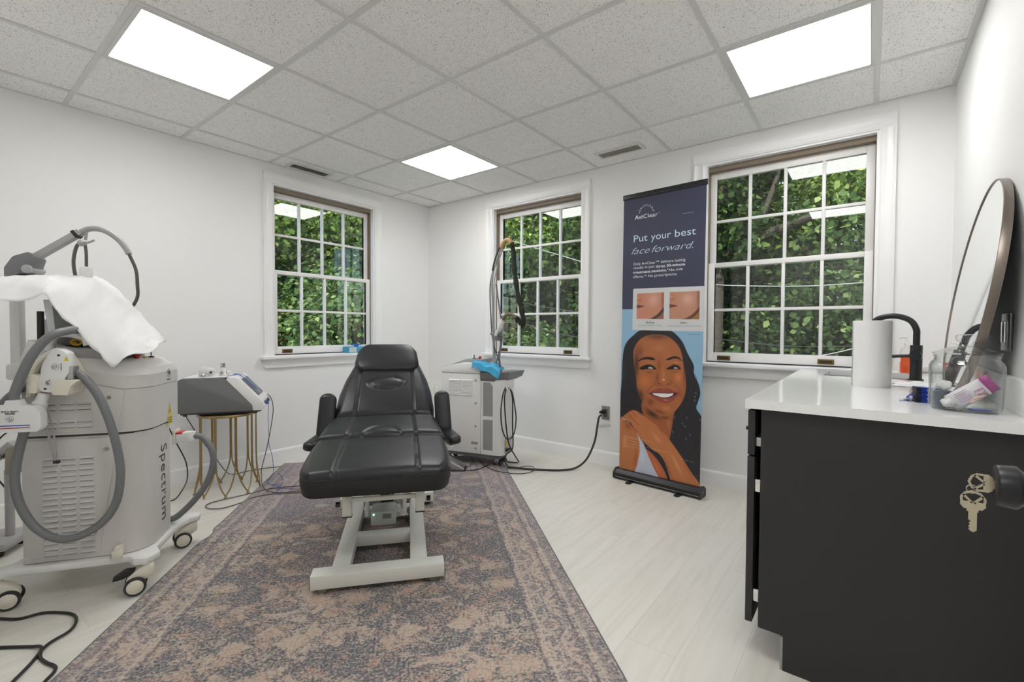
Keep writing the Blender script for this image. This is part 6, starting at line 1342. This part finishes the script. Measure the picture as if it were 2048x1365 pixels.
me.materials.append(m_prt); ps = D.objects.new('printed_sheet', me); COL.objects.link(ps); ps.parent = bnr
m = MB(); m.box(0, PWd, -.0006, .0006, PZ0, PZ1, T=BT2); m.build('backing_sheet', mat('grey_vinyl_back', sr(150, 150, 152), .6), bnr)
m_pale = mat('pale_blue_print', sr(196, 216, 232), .5); m_wht = mat('banner_white_print', sr(225, 228, 236), .5); m_dk = mat('banner_dark_print', sr(60, 62, 72), .5)
def fit(body, p0, p1, cap, mt, shear=0., bold=0.):
    # lettering from baseline point p0 to p1 (u), cap height in metres
    T = BT2 @ Matrix.Translation((p0[0], -.0020, (p0[1]+p1[1])/2)) @ Matrix.Rotation(PI/2, 4, 'X')
    o = text('lettering', body, cap/.73, Matrix.Identity(4), mt, ps, shear=shear, bold=bold, ext=.0)
    xs = [v.co.x for v in o.data.vertices]; w = max(xs)-min(xs); o.data.transform(Matrix.Diagonal(((p1[0]-p0[0])/w, 1, 1, 1)) @ Matrix.Translation((-min(xs), 0, 0))); o.data.transform(T); return o
q = [(0.0924,1.9530),(0.1544,1.9520),(0.1614,1.9520),(0.2744,1.9500),(0.1061,1.9860)]; fit('Avi', q[0], (q[1][0], q[0][1]), .031, m_wht, 0, .0006); fit('Clear', (q[2][0], q[0][1]), (q[3][0], q[0][1]), .031, m_wht)
q = [(0.2792,1.9730),(0.2882,1.9730)]; fit('TM', q[0], q[1], .005, m_wht)
q = [(0.4555,1.9370),(0.5305,1.9380)]; fit('www.aviclear.com', q[0], q[1], .005, m_wht)
q = [(0.1831,1.9890),(0.1825,2.0530)]; c_ = q[0]; R_ = (q[1][1]-q[0][1]); m = MB()
for k in range(21):
    a = PI*(.04+.92*k/20); r0 = R_*(.74 if k % 2 else .80); r1 = R_*(.98 if k % 2 else 1.04)-.004*(k % 3); w = .0011
    d = Vector((math.cos(a), 0, math.sin(a))); n2 = Vector((-d.z, 0, d.x))*w; P0 = Vector((c_[0], -.002, c_[1]))+d*r0+n2*(3 if k % 2 else -2); P1 = Vector((c_[0], -.002, c_[1]))+d*r1
    m.add([BT2 @ v for v in (P0-n2, P0+n2, P1+n2, P1-n2)], [(0, 1, 2, 3)])
m.build('sunburst_logo', m_wht, ps)
q = [(0.0878,1.7870),(0.1978,1.7840),(0.2258,1.7920),(0.3759,1.7830),(0.4048,1.7850),(0.5518,1.7840),(0.0873,1.8450)]; cp = .053
fit('Put', q[0], (q[1][0], q[0][1]), cp, m_pale); fit('your', (q[2][0], q[0][1]), (q[3][0], q[0][1]), cp, m_pale); fit('best', (q[4][0], q[0][1]), (q[5][0], q[0][1]), cp, m_pale)
q = [(0.0706,1.7000),(0.2176,1.6960),(0.2326,1.7010),(0.5376,1.6930)]
zb_ = [(0.1096,1.6970)][0][1]
fit('face', (q[0][0], zb_), (q[1][0], zb_), .050, m_pale, .42, -.0008); fit('forward.', (q[2][0], zb_), (q[3][0], zb_), .050, m_pale, .42, -.0008)
for body, a, b_, bo in (('Only AviClear\u2122 delivers lasting', *[(0.0883,1.6190),(0.4834,1.6110)], 0), ('results in just', *[(0.0886,1.5890),(0.2566,1.5850)], 0), ('three 30-minute', *[(0.2666,1.5850),(0.4816,1.5830)], .0005), ('treatment sessions.\u00b9', *[(0.0878,1.5550),(0.3589,1.5520)], .0005), ('No side', *[(0.3669,1.5530),(0.4659,1.5520)], 0), ('effects.\u00b2* No prescriptions.', *[(0.0881,1.5230),(0.4282,1.5190)], 0)):
    fit(body, (a[0], (a[1]+b_[1])/2), b_[:1]+((a[1]+b_[1])/2,), .0195, m_wht, 0, bo)
for body, a, b_, cp, sh in (('Before', *[(0.1971,1.1840),(0.2641,1.1840)], .0165, .35), ('After', *[(0.4531,1.1820),(0.5071,1.1820)], .0165, .35), ('BEFORE FIRST TREATMENT SESSION', *[(0.1392,1.1670),(0.3183,1.1650)], .0055, 0), ('12 MONTHS AFTER FINAL TREATMENT SESSION', *[(0.3653,1.1640),(0.5983,1.1640)], .0055, 0), ('Results may vary', *[(0.5128,1.1080),(0.5947,1.1090)], .006, 0)):
    fit(body, a, b_, cp, m_dk, sh)
